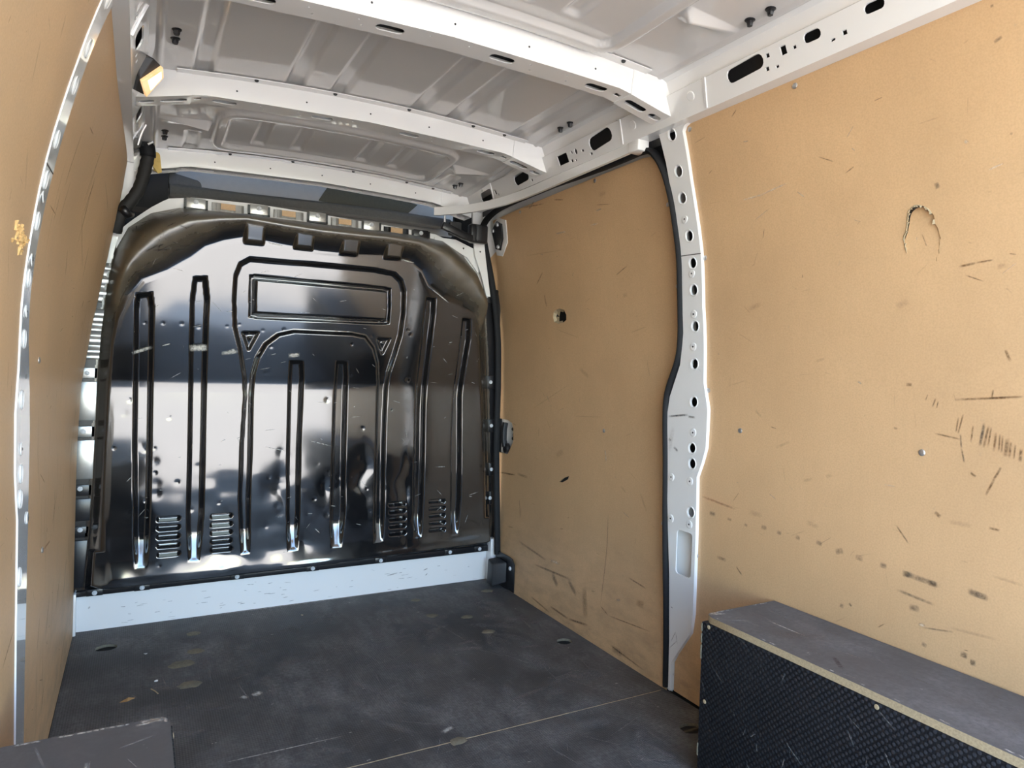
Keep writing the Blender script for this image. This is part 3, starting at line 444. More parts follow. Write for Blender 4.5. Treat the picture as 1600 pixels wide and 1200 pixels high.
marks('scuff_marks', fs_, lambda u, v: (u, v, .0006), floor)

def skin(side):
    ys = np.arange(-.30, 3.02, .11); zs = np.concatenate([np.arange(-.06, 1.8, .06), [1.83, 1.86]])
    v = [(side*(w(z)+.075), y, z) for y in ys for z in zs]; m = len(zs)
    f = [(i*m+j, i*m+j+1, (i+1)*m+j+1, (i+1)*m+j) for i in range(len(ys)-1) for j in range(m-1)]
    return tag(build('wall_right' if side > 0 else 'wall_left', v, f, M_white, smooth=True, recalc=False), kind='structure')
WR, WL = skin(1), skin(-1)
wf = MB(); wf.box(-.95, .95, 3.5, 3.54, -.06, 1.95); wf.box(-.97, -.86, 2.95, 3.5, -.06, 1.95); wf.box(.86, .97, 2.95, 3.5, -.06, 1.95); wf.box(-.95, .95, 2.93, 3.5, 1.87, 1.95)
tag(wf.build('cab_light_block', M_dark), kind='structure')  # unseen dark box added behind the bulkhead to block light

def roof():
    st = .0065; xs = np.arange(-.80, .8001, st); ys = np.arange(-.30, 2.96, st); X, Y = np.meshgrid(xs, ys); Z = np.array(zroof(X, Y))
    def chan(cx, y0, y1, hw=.023, d=.012, wall=.0075):
        a = smooth01((hw+wall*.5-np.abs(X-cx))/wall); b = smooth01(np.minimum(Y-y0, y1-Y)/.02); return d*a*b
    def ring(cx, cy, hx, hy, r, band, d):
        qx, qy = np.abs(X-cx)-hx+r, np.abs(Y-cy)-hy+r; s = np.hypot(np.maximum(qx, 0), np.maximum(qy, 0))+np.minimum(np.maximum(qx, qy), 0)-r
        return d*smooth01((band-np.abs(s))/ (band*.27)), s
    U = np.zeros_like(Z)
    for cx in (-.493, -.243, -.111, .148, .276, .516):   # long pressed channels, middle bay
        U += chan(cx, 1.60, 2.215)
    for y0, y1, yr0, yr1 in ((2.36, 2.84, 2.475, 2.72), (.86, 1.52, .98, 1.41), (.0, .84, .1, .72)):
        cy, hy = (2.60, .165) if y0 > 2 else ((1.19, .295) if y0 > .8 else (.42, .36))
        rg, s = ring(0, cy, .405, hy, .055, .021, .015); U -= rg
        for cx in (-.27, -.134, .112, .24): U += chan(cx, yr0, yr1, .020, .010)
        for sx in (-1, 1):
            cc = 2.545 if y0 > 2 else cy+.03
            U -= .016*smooth01((Y-cc+.004)/.006)*smooth01((cc+.05-Y)/.045)*smooth01((np.abs(X)-.435)/.015)*np.clip((.60-np.abs(X))/.16, 0, 1)
    U += chan(-.49, 2.64, 2.84, .022, .008)+chan(.49, 2.64, 2.84, .022, .008)
    U += .002*(vnoise(X, Y, .35, 3)-.5)
    # gutter bead along both edges
    U -= .008*smooth01(1-np.abs(np.abs(X)-.607)/.007)
    V = np.stack([X, Y, Z+U], -1).reshape(-1, 3)
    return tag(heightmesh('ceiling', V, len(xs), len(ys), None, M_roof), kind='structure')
ceiling = roof()
bolt_me = None
for (x, y) in DATA['roof_bolts']:
    z = float(zroof(x, y)); mb = MB(); mb.disc((x, y, z+.001), (0, 0, -1), .012, .004, 12); mb.disc((x, y, z-.002), (0, 0, -1), .008, .012, 6)
    mb.build('roof_screw', M_black, ceiling)

# ---------------------------------------------------------------- cant rails under the roof edge
def rail_off(z): return float(np.interp(z, [1.69, 1.764, 1.772, 1.80, 1.806, 1.815, 1.85], [-.03, -.03, -.016, -.018, -.03, -.03, -.05]))
def rail(side, holes, name, label):
    root = tag(empty(name, (side*.68, 1.3, 1.72)), label, 'roof rail', 'roof rails')
    fm = lambda u, v, t: (side*(w(v)+(rail_off(v)+t)), u, v)
    ol = [(-.29, 1.696), (2.87, 1.696), (2.87, 1.765), (2.87, 1.772), (2.87, 1.80), (2.87, 1.806), (2.87, 1.83), (-.29, 1.83)]
    mb = MB(); ys = np.linspace(-.29, 2.9, 12); zs_ = [1.68, 1.75, 1.80, 1.86]
    mb.add([(side*(w(z)+.025), y, z) for y in ys for z in zs_], [(i*4+j, i*4+j+1, (i+1)*4+j+1, (i+1)*4+j) for i in range(11) for j in range(3)]); mb.build('rail_light_block', M_plastic, root)  # added dark backing, stops outside light showing through the slots
    plate('rail_face', ol, holes, fm, .004, M_white, root, grid=.06, gridy=.0085, skirt=.045, back=False, auto=25, bends=(1.764, 1.772, 1.80, 1.806, 1.815))
    return root
hs = []
for (a, b, c, d, r) in P['rail_slots']:
    if abs(a-c) < .012: hs.append(circle((a+c)/2, b, .008, .0095, 14))
    else: hs.append(oblong(a, b, c, d, r))
occ = []
for (u, v, a, b) in P['rail_sq']:
    if .0044 <= a or b > .004: hs.append(rect(u, v, max(a, .003), max(b, .003)))
railR = rail(1, hs, 'roof_rail', 'white pressed steel roof rail with dark oblong holes, above the right hand hardboard panels')
hsL = [oblong(y-.05, 1.735, y+.05, 1.735, .018) for y in (1.05, 1.85, 2.42)]+[rect(y, z+.008, .006, .004) for y, z in L['railL']]
railL = rail(-1, hsL, 'roof_rail', 'white pressed steel roof rail running above the left hand lining, behind the lamp')
for side, rt in ((1, railR), (-1, railL)):
    for y in (1.375, 1.735, 2.62):
        mb = MB(); mb.sweep([SIDE(side, y+.02*k/6, 1.765-.065*k/6, -.0315) for k in range(7)], [(-.002, -.004), (.002, -.004), (.0016, .004), (-.0016, .004)], (side, 0, 0)); mb.build('joint_seam', M_white, rt)
    for y, z in ((1.437, 1.74), (1.686, 1.736)):
        mb = MB(); mb.disc(SIDE(side, y, z, -.030), (-side, 0, -.5), .013, .0025, 18); mb.build('pressed_dimple', M_white, rt)

# ---------------------------------------------------------------- roof bows
def bow(y0, label, scale=1.0, dz=0.0):
    root = tag(empty('roof_bow', (0, y0, 1.76)), label, 'roof bow', 'roof bows')
    zb = lambda x: float(np.interp(abs(x), [0, .3, .5, .52, .66], [1.772, 1.764, 1.756, 1.75, 1.716]))+dz
    zt = lambda x, y: float(zroof(x, y))-.001
    D = .074
    def mk(name, x0, x1, holes, g, parent):
        def fm(u, v, t):
            a = zb(u)-g; b = zt(u, v); lean = (.010 if v < D/2 else -.008)*t
            return (u, y0+v-lean*1.0, a+(b-a)*t)
        r = .006
        ol = [(x0, 0-g), (x1, 0-g), (x1, D+g), (x0, D+g)]
        plate(name, ol, holes, fm, .04, M_white, parent, grid=.045, gridy=.03, skirt=1.0, back=False, auto=30)
    hs = [oblong(x-.034, D*.48, x+.034, D*.48, .0145) for x in (-.43, -.145, .145, .43)]
    hs += [rect(sx*.503, D*.5, .009, .007) for sx in (-1, 1)]
    hs += [circle(x, D*.3, .0028, n=6) for x in (-.33, -.22, .22, .33, -.05, .05)]+[circle(x+.012, D*.66, .0028, n=6) for x in (-.33, -.22, .22, .33)]
    mk('bow_beam', -.525, .525, hs, 0.0, root)
    for sx in (-1, 1):
        h2 = [oblong(sx*.565-.035, D*.5, sx*.565+.035, D*.5, .014), oblong(sx*.634-.02, D*.52, sx*.634+.02, D*.52, .013)]
        mk('bow_bracket', min(sx*.52, sx*.668), max(sx*.52, sx*.668), h2, .0022, root)
    mb = MB(); xs9 = np.linspace(-.655, .655, 40); v = []
    for x in xs9: v += [(x, y0+.006, zb(x)+.016), (x, y0+D-.006, zb(x)+.016)]
    mb.add(v, [(2*i, 2*i+1, 2*i+3, 2*i+2) for i in range(39)]); mb.build('bow_slot_shade', M_dark, root)  # dark strip added so the slots read as shaded
    # rear upper flange with its small fixings
    mb = MB(); pts = [(x, y0-.022, zt(x, y0-.022)-.0025) for x in np.linspace(-.56, .56, 25)]; mb.sweep(pts, [(-.016, -.0012), (.016, -.0012), (.016, .0012), (-.016, .0012)], (0, 1, 0)); fl_o = mb.build('bow_flange', M_white, root)
    for x in (-.40, -.20, .0, .2, .4):
        mb = MB(); z = (zb(x)+zt(x, y0))/2-.004; mb.disc((x, y0-.004, z), (0, -1, 0), .0028, .0012, 8); mb.build('small_hole', M_black, root)
    for x in (-.35, -.12, .12, .35, .47):
        mb = MB(); mb.disc((x, y0-.03, zt(x, y0-.03)-.003), (0, -.4, -1), .0065, .004, 10); mb.build('fixing_clip', M_plastic, fl_o)
    return root
bow(1.53, 'nearest white roof bow, crossing the roof at the top of the picture')
bow(2.205, 'middle white roof bow, running from the lit lamp to the right hand rail')
bow(2.87, 'farthest white roof bow, just above the gap over the black bulkhead', dz=-.045)

# ---------------------------------------------------------------- hardboard linings
def screws(parent, lst, side, off, mat=M_zinc):
    for (y, z) in lst:
        if side > 0 and not callable(off) and off < .01: z = min(z, 1.683); y = 1.505 if z > 1.6 and y > 1.5 else y
        mb = MB(); c = SIDE(side, y, z, off(z) if callable(off) else off); mb.disc(c, (-side, 0, 0), .0072, .0025, 12, .0008); mb.build('screw', mat, parent)
# right rear panel with the torn U
rr = tag(empty('wall_panel', (.84, .7, 0)), 'tan hardboard lining with a torn U shaped flap, behind the dark box on the right', 'wall panel', 'hardboard linings')
tear = P['tear']
tear = [(y+random.uniform(-.0015, .0015), z+random.uniform(-.0015, .0015)) for y, z in resample(tear, .012, closed=False)]
re_ = [(y+.012 if z > .12 else y-.004, max(.002, z)) for y, z in P['pil_rear'][::-1]]; fr_ = [(y-.012, max(.002, z)) for y, z in P['pil_front'][::-1]]
fmR = lambda u, v, t: SIDE(1, u, v, .008+t)
rsh = plate('hardboard_sheet', [(-.28, .002)]+re_+[(1.53, 1.698), (-.28, 1.698)], [tear], fmR, .005, M_hard, rr, grid=.05, side_mat=M_hardside)
tz0, tz1 = min(z for y, z in tear), max(z for y, z in tear)
def fmT(u, v, t):
    k = max(0., (v-tz0)/(tz1-tz0)); return SIDE(1, u, v, .008+t+.012*k**1.6)
cy_ = sum(y for y, z in tear)/len(tear)
flap = [(cy_+(y-cy_)*.965, z-.003) for y, z in tear]
plate('torn_flap', flap, [], fmT, .005, M_hard, rr, grid=.014, side_mat=M_hardside)
mb = MB()
for i in range(len(tear)-1):
    (a, b), (c, d) = tear[i], tear[i+1]
    if random.random() < .85 and (i < len(tear)*.40 or random.random() < .2):  # torn fibres, kept mostly to one edge to paint its lit side
        k = random.uniform(.002, .006); n = Vector((-(d-b), c-a)).normalized()
        mb.hexa([SIDE(1, a, b, .007), SIDE(1, c, d, .007), SIDE(1, c+n.x*k, d+n.y*k, .0055), SIDE(1, a+n.x*k*.4, b+n.y*k*.4, .006), SIDE(1, a, b, .010), SIDE(1, c, d, .010), SIDE(1, c+n.x*k, d+n.y*k, .010), SIDE(1, a, b+.0005, .010)])
tag(mb.build('frayed_lit_edge', M_straw, rr), kind='stuff')
screws(rsh, P['screwsR'], 1, .0075)
def rstroke(n, y0, y1, z0, z1, keys):
    out = []
    for k in range(n):
        y, z = random.uniform(y0, y1), random.uniform(z0, z1); a = random.gauss(0, .9); ln = random.uniform(.01, .08)*random.random()+.006
        out.append([y, z, y+ln*math.cos(a), z+ln*math.sin(a)*.7, random.uniform(.0012, .0035), random.choice(keys)])
    return out
marks('scuff_marks', S['R']+rstroke(90, .45, 1.5, .42, 1.65, 'sssslbsr'[:6]), lambda u, v: SIDE(1, u, v, .0074), rr)
# left linings
lr = tag(empty('wall_panel', (-.84, .7, 0)), 'tan hardboard lining nearest the camera at the left picture edge, with a frayed hole', 'wall panel', 'hardboard linings')
fmL = lambda u, v, t: SIDE(-1, u, v, .0025+t)
lsh = plate('hardboard_sheet', [(-.28, .002)]+re_+[(1.53, 1.71), (-.28, 1.71)], [], fmL, .005, M_hard, lr, grid=.06, side_mat=M_hardside)
screws(lsh, [p for p in L['screwsL'] if p[0] < 1.66], -1, .0022)
(ty, tz), = L['tearL']; mb = MB()
for k in range(44):
    y, z = ty+random.gauss(0, .030), tz+random.gauss(0, .010); a = random.uniform(0, 6.28); q = random.uniform(.007, .016)
    mb.hexa([SIDE(-1, y, z, -.002), SIDE(-1, y+q*math.cos(a), z+q*math.sin(a), .001), SIDE(-1, y+q*math.cos(a+.6), z+q*math.sin(a+.6), -.001), SIDE(-1, y+.002, z+.002, .0), SIDE(-1, y, z, .009), SIDE(-1, y+q*math.cos(a), z+q*math.sin(a), .009), SIDE(-1, y+q*math.cos(a+.6), z+q*math.sin(a+.6), .006), SIDE(-1, y+.002, z+.002, .007)])
tag(mb.build('frayed_hole', simple('fresh_torn_fibre', (.66, .42, .17), .9, .3, 150), lr), 'orange frayed fibres', kind='stuff')
marks('scuff_marks', [s for s in S['L'] if s[0] < 1.6]+rstroke(60, 1.0, 1.5, .2, 1.65, 'ssbs'), lambda u, v: SIDE(-1, u, v, .0018), lr)
lf = tag(empty('wall_panel', (-.84, 2.3, 0)), 'tan hardboard lining curving along the left wall between the white pillar and the bulkhead', 'wall panel', 'hardboard linings')
fsh = plate('hardboard_sheet', [(2.88, .002), (2.86, .2), (2.85, .9), (2.85, 1.69), (2.60, 1.708), (1.606, 1.708)]+fr_[::-1][1:], [], fmL, .005, M_hard, lf, grid=.05, side_mat=M_hardside)
screws(fsh, [p for p in L['screwsL'] if p[0] > 1.66], -1, .0022)
marks('scuff_marks', [s for s in S['L'] if s[0] > 1.7 and s[2] > 1.7]+rstroke(80, 1.75, 2.8, .1, 1.65, 'ssbso')+[[y, z, y+random.uniform(-.02, .03), z+random.uniform(.05, .25), random.uniform(.004, .012), random.choice('sso')] for y, z in [(random.uniform(1.75, 2.8), random.uniform(.05, 1.4)) for _ in range(40)]], lambda u, v: SIDE(-1, u, v, .0018), lf)

# ---------------------------------------------------------------- door pillars
def pillar(side, label, holes, dimples, openings):
    root = tag(empty('door_pillar', (side*.83, 1.6, 0)), label, 'pillar', 'door pillars')
    fr = list(P['pil_front']); re = list(P['pil_rear'])
    z0 = -.0
    ol = [(1.66, 1.765), (1.65, 1.715)]+[(y, max(z, 0.0)) for y, z in fr]+[(y, max(z, 0.0)) for y, z in re[::-1]]+[(1.512, 1.692), (1.490, 1.698), (1.45, 1.702), (1.43, 1.765)]
    sd = 0 if side > 0 else .0035
    fm = lambda u, v, t: SIDE(side, u, v, -.004+sd+t)
    plate('pillar_plate', ol, [circle(y, z, .0135, .0145, 18) for y, z in holes]+openings, fm, .004, M_white, root, grid=.03, skirt=.055, back=False, auto=45)
    for y, z in holes:
        mb = MB(); t = []
        for rr_, d in ((.0178, -.0042+sd), (.0165, -.0062+sd), (.0137, -.0045+sd)): t.append([SIDE(side, y+rr_*math.cos(2*math.pi*k/20), z+rr_*1.06*math.sin(2*math.pi*k/20), d) for k in range(20)])
        v = t[0]+t[1]+t[2]; mb.add(v, [(q*20+k, q*20+(k+1) % 20, (q+1)*20+(k+1) % 20, (q+1)*20+k) for q in (0, 1) for k in range(20)]); mb.build('hole_rim', M_white, root, auto=40)
    for y, z in dimples:
        mb = MB(); mb.disc(SIDE(side, y, z, -.0045+sd), (-side, 0, 0), .0125, .0022, 18); mb.build('pressed_dimple', M_white, root)
        mb = MB(); mb.disc(SIDE(side, y, z, -.0062+sd), (-side, 0, 0), .003, .0012, 8); mb.build('small_hole', M_black, root)
    mb = MB(); mb.sweep([SIDE(side, 1.53+.095*k/6, 1.347+.003*k/6, -.0046+sd) for k in range(7)], [(-.0008, -.0012), (.0008, -.0012), (.0008, .0012), (-.0008, .0012)], (side, 0, 0)); mb.build('joint_seam', M_cabtrim, root)
    mb = MB(); ys = np.linspace(1.52, 1.68, 7)
    v = []; zz = np.linspace(.30, .60, 30)
    for z in zz: v += [SIDE(side, y, z, .028+.012*math.cos((y-1.6)*40)) for y in ys]
    mb.add(v, [(i*7+j, i*7+j+1, (i+1)*7+j+1, (i+1)*7+j) for i in range(29) for j in range(6)]); mb.build('pillar_inner', M_white, root, smooth=True)
    mb = MB(); zz = np.linspace(.62, 1.74, 24); v = [SIDE(side, y, z, .05) for z in zz for y in (1.50, 1.60, 1.72)]; mb.add(v, [(i*3+j, i*3+j+1, i*3+j+4, i*3+j+3) for i in range(23) for j in (0, 1)]); mb.build('pillar_hole_shade', M_dark, root)  # dark sheet added behind the round holes as their shade
    return root
op = rect(1.6, .448, .034, .068, .012)
PR_ = pillar(1, 'white steel pillar with round holes and a rectangular opening, between the two right hand panels', P['pil_holes'], P['pil_dimples'], [[(y-.002, z) for y, z in op]])
PL_ = pillar(-1, 'narrow white steel pillar with round holes on the left wall, seen almost edge on', P['pil_holes'], P['pil_dimples'][1:6], [])
marks('scuff_marks', [[1.69, .86, 1.60, .872, .008, 'k'], [1.60, .866, 1.57, .866, .008, 'k'], [1.685, .79, 1.672, .785, .012, 'd'], [1.66, .768, 1.64, .755, .01, 'd'], [1.64, .16, 1.62, .2, .0025, 'k'], [1.62, .2, 1.61, .165, .0025, 'k'], [1.645, .14, 1.612, .175, .0025, 'k'], [1.68, .75, 1.665, .83, .02, 's'], [1.646, .27, 1.636, .268, .004, 'k'], [1.60, 1.04, 1.545, 1.0, .003, 's']], lambda u, v: SIDE(1, u, v, -.0048), PR_)

# ---------------------------------------------------------------- sliding door with its own lining
door = tag(empty('door_1', (.88, 2.25, 0)), kind='structure')
DO = .040
DOf = lambda z: .004+.036*float(smooth01(z/.42))     # the door lining stands out less towards the floor
fmD = lambda u, v, t: SIDE(1, u, v, DOf(v)+t)
latch = [(y, z) for y, z in P['latchcut']]
hole = P['hole']
dl = [(1.665, -.10), (2.735, -.10), (2.737, .11), (2.76, .128), (2.95, .13), (2.95, .596)]+[latch[6], latch[5], latch[4], latch[3], latch[2], latch[1], (2.90, .755), (2.95, .756), (2.95, 1.50), (2.85, 1.53)]+[tuple(q) for q in P['sheet_top']]+[(1.665, 1.55), (1.665, 1.0)]
crk = P['crack']
sheet = plate('hardboard_sheet', dl, [[(y, z) for y, z in hole], crk], fmD, .006, M_hard, door, grid=.05, side_mat=M_hardside)
fr = MB()
v = []; ys = np.linspace(1.56, 2.98, 14); zz = np.linspace(-.12, 1.72, 28)
for z in zz: v += [SIDE(1, y, z, DO+.009 if not (z > 1.2 or z < .3) else DO+.009) for y in ys]
fr.add(v, [(i*14+j, i*14+j+1, (i+1)*14+j+1, (i+1)*14+j) for i in range(27) for j in range(13)])
plate('door_frame', [(1.66, -.12), (3.0, -.12), (3.0, 1.70), (1.66, 1.70)], [rect(2.22, .95, .46, .55, .05), circle(2.395, 1.214, .032, n=10)], lambda u, v, t: SIDE(1, u, v, DOf(v)+.022+t), .004, M_white, door, grid=.05)
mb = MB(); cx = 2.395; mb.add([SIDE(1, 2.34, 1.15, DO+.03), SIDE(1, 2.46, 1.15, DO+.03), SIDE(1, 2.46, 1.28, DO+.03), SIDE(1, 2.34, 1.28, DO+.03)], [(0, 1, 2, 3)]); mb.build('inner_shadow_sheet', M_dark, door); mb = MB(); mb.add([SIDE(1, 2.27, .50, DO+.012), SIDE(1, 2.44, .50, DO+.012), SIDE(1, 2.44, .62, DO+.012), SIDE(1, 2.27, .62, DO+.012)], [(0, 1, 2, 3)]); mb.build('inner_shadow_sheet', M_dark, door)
v = []; f = []; n = len(hole); hc = (sum(y for y, z in hole)/n, sum(z for y, z in hole)/n)
for k, (y, z) in enumerate(hole): v.append(SIDE(1, y, z, DO+.001))
for k, (y, z) in enumerate(hole): v.append(SIDE(1, y+(hc[0]-y)*.35+.012, z+(hc[1]-z)*.35, DO+.013+random.uniform(-.002, .002)))
for k in range(n):
    if hole[k][0] > 2.37: f.append((k, (k+1) % n, n+(k+1) % n, n+k))
v.append(SIDE(1, hc[0]+.025, hc[1], DO+.016)); ids = [n+k for k in range(n) if hole[k][0] > 2.375]
build('torn_fibres', v, f+[(ids[i], ids[i+1], 2*n) for i in range(len(ids)-1) if ids[i+1] == ids[i]+1], M_straw, door, recalc=False)
screws(sheet, P['screwsD'], 1, lambda z: DOf(z)-.0005)
marks('scuff_marks', S['D']+rstroke(80, 1.75, 2.8, .1, 1.6, 'ssslbs'), lambda u, v: SIDE(1, u, v, DOf(v)-.0008), door)
# latch in its cut-out
mb = MB(); p = lambda y, z, o: SIDE(1, y, z, o)
mb.add([p(2.78, .58, DO+.03), p(2.96, .58, DO+.03), p(2.96, .77, DO+.03), p(2.78, .77, DO+.03)], [(0, 1, 2, 3)]); rec_o = mb.build('latch_recess', M_hard, door)
mb = MB(); mb.sweep([p(2.865, .742, DO-.004), p(2.868, .71, DO-.008), p(2.868, .66, DO-.008), p(2.858, .628, DO-.006)], [(-.010, -.012), (.010, -.012), (.012, .010), (-.010, .012)], (1, 0, 0)); hd = mb.build('latch_handle', M_plastic, rec_o, bevel=.003)
mb = MB(); mb.disc(p(2.852, .622, DO+.006), (-1, 0, 0), .026, .016, 18, .004); mb.build('latch_knob', M_black, rec_o)
mb = MB(); mb.disc(p(2.815, .715, DO+.012), (-1, 0, 0), .008, .006, 8); mb.disc(p(2.80, .69, DO+.012), (-1, 0, 0), .012, .006, 8); mb.disc(p(2.81, .672, DO+.012), (-1, 0, 0), .009, .006, 8); mb.build('latch_link', M_black, rec_o)
mb = MB(); mb.hexa([p(2.88, .60, DO-.002), p(2.90, .60, DO-.002), p(2.90, .635, DO-.002), p(2.88, .635, DO-.002), p(2.88, .60, DO+.01), p(2.90, .60, DO+.01), p(2.90, .635, DO+.01), p(2.88, .635, DO+.01)]); mb.build('latch_lip', M_white, rec_o)

# rubber seal round the door opening
sp = [tuple(q) for q in P['seal']]
for _ in range(2):
    q = [sp[0]]
    for a, b in zip(sp[:-1], sp[1:]): q += [(a[0]*.75+b[0]*.25, a[1]*.75+b[1]*.25), (a[0]*.25+b[0]*.75, a[1]*.25+b[1]*.75)]
    sp = q+[sp[-1]]
mb = MB(); mb.sweep([SIDE(1, min(y, 2.882), max(z, .004), .002) for y, z in sp], [(-.013, -.007), (-.017, 0.0), (-.013, .007), (.0, .010), (.010, .009), (.010, -.009), (.0, -.010)], (1, 0, 0))
sl = mb.build('door_seal', M_rubber, auto=50); tag(sl, 'black rubber seal following the edge of the sliding door opening', 'seal')
# sliding door track
def tr_path(): return [(.690, 1.70, 1.668), (.690, 2.05, 1.664), (.688, 2.30, 1.660), (.676, 2.45, 1.656), (.648, 2.58, 1.652), (.602, 2.70, 1.650), (.560, 2.77, 1.650), (.515, 2.825, 1.650), (.488, 2.85, 1.650)]
tp = [Vector(p) for p in tr_path()]
for _ in range(2):
    q = [tp[0]]
    for a, b in zip(tp[:-1], tp[1:]): q += [a*.75+b*.25, a*.25+b*.75]
    tp = q+[tp[-1]]
trk = tag(empty('door_track', (.69, 2.2, 1.66)), 'white channel track above the sliding door, curving inward at its front end', 'door track')
mb = MB(); mb.sweep(tp, [(-.018, -.0), (-.018, -.034), (.016, -.034), (.016, -.032), (-.0155, -.032), (-.0155, -.0022), (-.006, -.0022), (-.006, 0.)], (1, .0, 0)); 
o = mb.build('track_channel', M_white, trk, auto=30)
mb = MB(); mb.sweep([tp[0]+Vector((0, -.02, 0)), tp[0]+Vector((0, .03, 0))], [(-.022, .003), (-.022, -.036), (.020, -.036), (.020, .003)], (1, 0, 0)); mb.build('track_end', M_white, trk, bevel=.003)

# ---------------------------------------------------------------- bulkhead
blk = tag(empty('bulkhead', (0, 2.9, .13)), 'dented glossy black steel bulkhead with vertical grooves and louvres, closing the front', 'bulkhead')
def bulk_face():
    st = .0032; xs = np.arange(-.835, .8351, st); zs = np.arange(.136, 1.60, st); X, Z = np.meshgrid(xs, zs)
    Yf = np.where(Z > .9, 2.85-.2*(Z-.9), 2.85)
    k = .03   # soft kink at z = .9
    a = np.where(np.abs(Z-.9) < k, 1, 0); Yq = 2.85 - .2*((Z-.9+k)**2)/(4*k); Yf = np.where(a == 1, Yq, Yf)
    Yf = Yf - (.0015+.007*vnoise(X, Z*0+1, .12, 41))*np.clip((.258-Z)/.07, 0, 1.1)**1.5      # foot of the panel flares out over the flange
    fl = np.array(B['flange_in']); fb = np.array(B['face_bound'])
    df = sdf(X, Z, fb); dn = sdf(X, Z, fl)
    u = np.where(df >= 0, 1.0, np.where(dn <= 0, 0.0, dn/np.maximum(dn-df, 1e-6)))
    up = smooth01((Z-1.10)/.2)
    us = np.where(Z < .3, smooth01(u*2.2), u*.35+.65*smooth01(u))
    Ya = 2.90*(1-us)+Yf*us
    lipw = .042*up                                     # along the top the shelf runs out to a fold that overhangs the face
    cu = np.clip(u, 0, 1); U0 = .50
    Ylip = Yf-lipw
    s1 = np.clip(cu/U0, 0, 1); s2 = smooth01((cu-U0)/(1-U0))
    Yb = np.where(cu < U0, 2.90+(Ylip-2.90)*np.sin(s1*math.pi/2)**1.15, Ylip+(Yf-Ylip)*s2)
    Y = Ya*(1-up)+Yb*up
    Y = Y-lipw*.0
    for tx, tz in B['tabs']:
        tab = smooth01((.037-np.abs(X-tx))/.010)*smooth01((Z-(tz-.024))/.012)*smooth01((1.56-Z)/.05)
        Y = np.minimum(Y, Y*(1-tab)+(2.706-.32*(np.minimum(Z, 1.50)-1.46)+1.3*np.clip(Z-1.50, 0, 1))*tab)
    inn = smooth01(df/.02)
    rec = np.zeros_like(X); wl = .0155
    wallf = lambda q: .3*smooth01(q/wl)+.7*np.clip((q-.001)/(wl-.002), 0, 1)
    for rb in B['ribs']:
        rb = np.array(rb); m = (X > rb[:, 0].min()-.02) & (X < rb[:, 0].max()+.02) & (Z > rb[:, 1].min()-.02) & (Z < rb[:, 1].max()+.02)
        d = np.full(X.shape, -1.); d[m] = sdf(X[m], Z[m], rb); fade = smooth01((Z-.215)/.13)
        rec = np.maximum(rec, .025*wallf(d)*fade)
    ring = list(map(tuple, B['outer']))+list(map(tuple, B['inner']))[::-1]
    m = (np.abs(X) < .37) & (Z < 1.42); d = np.full(X.shape, -1.); d[m] = sdf(X[m], Z[m], ring); fade = smooth01((Z-.215)/.13)
    R2 = .020*wallf(d)*fade
    dw = np.full(X.shape, -1.); m = (np.abs(X) < .32) & (Z > 1.1) & (Z < 1.36); dw[m] = sdf(X[m], Z[m], B['win'])
    R2 = R2*(1-smooth01((dw-.014)/.010))+.016*smooth01(dw/.006)*(1-smooth01((dw-.014)/.010))
    for tr in B['tri']:
        c = np.mean(np.array(tr), axis=0); d = np.full(X.shape, -1.); m = (np.abs(X-c[0]) < .06) & (np.abs(Z-c[1]) < .07); d[m] = sdf(X[m], Z[m], tr)
        R2 = R2+.012*smooth01((d+.006)/.010)*(1-smooth01((d-.011)/.008))
    rec = np.maximum(rec, R2)
    for grp in B['louv']:
        for (p0, p1) in grp:
            zc = (p0[1]+p1[1])/2+(X-(p0[0]+p1[0])/2)*.0; xc = (p0[0]+p1[0])/2; hw = abs(p1[0]-p0[0])/2
            qx = np.maximum(np.abs(X-xc)-hw+.007, 0); s = .0095-np.hypot(qx, Z-zc)
            rec = np.maximum(rec, .034*smooth01(s/.003)); hood = smooth01(1-np.abs(Z-zc-.013)/.007)*smooth01((hw-np.abs(X-xc))/.006); rec = rec-.0008*hood*(s < -.001)
    Y = Y+rec*np.maximum(inn, .0)
    # knocks and buckles from loads
    dent = np.zeros_like(X); rs = np.random.RandomState(5)
    for (x, z) in B['dents']:
        r = rs.uniform(.003, .0055) if z > 1 else rs.uniform(.006, .018); dp = rs.uniform(.0003, .0008) if z > 1 else rs.uniform(.0003, .0008)
        dent += dp*np.exp(-((X-x)**2+(Z-z)**2)/(r*r))
    for k_ in range(25):
        x, z = rs.uniform(-.7, .7), rs.uniform(.25, 1.15); r = rs.uniform(.004, .009); dent += rs.uniform(.0004, .001)*np.exp(-((X-x)**2+(Z-z)**2)/(r*r))
    low = smooth01((.72-Z)/.25)
    dent += low*(.006*(vnoise(X, Z, .17, 11)-.5)+.0008*(vnoise(X, Z, .05, 12)-.5))+.003*(vnoise(X, Z, .30, 13)-.5)
    for (x, z, rx, rz, d0) in ((-.14, .50, .05, .12, .012), (-.17, .33, .07, .08, .010), (.03, .48, .05, .05, .010), (.19, .53, .04, .10, .012), (.40, .42, .03, .12, .012), (-.36, .24, .08, .05, .010), (-.05, .27, .06, .04, .009)):
        wx, wz = X+.05*(vnoise(X, Z, .07, 31)-.5), Z+.05*(vnoise(X, Z, .08, 32)-.5)
        dent += .45*d0*np.exp(-(np.abs((wx-x)/rx)**1.5+np.abs((wz-z)/rz)**1.5))
    Y = Y+dent*inn
    keep = (dn > -.012) | (Z < .3)
    shelf = smooth01((.95-u)/.3)*smooth01((u-.0)/.1+.4)
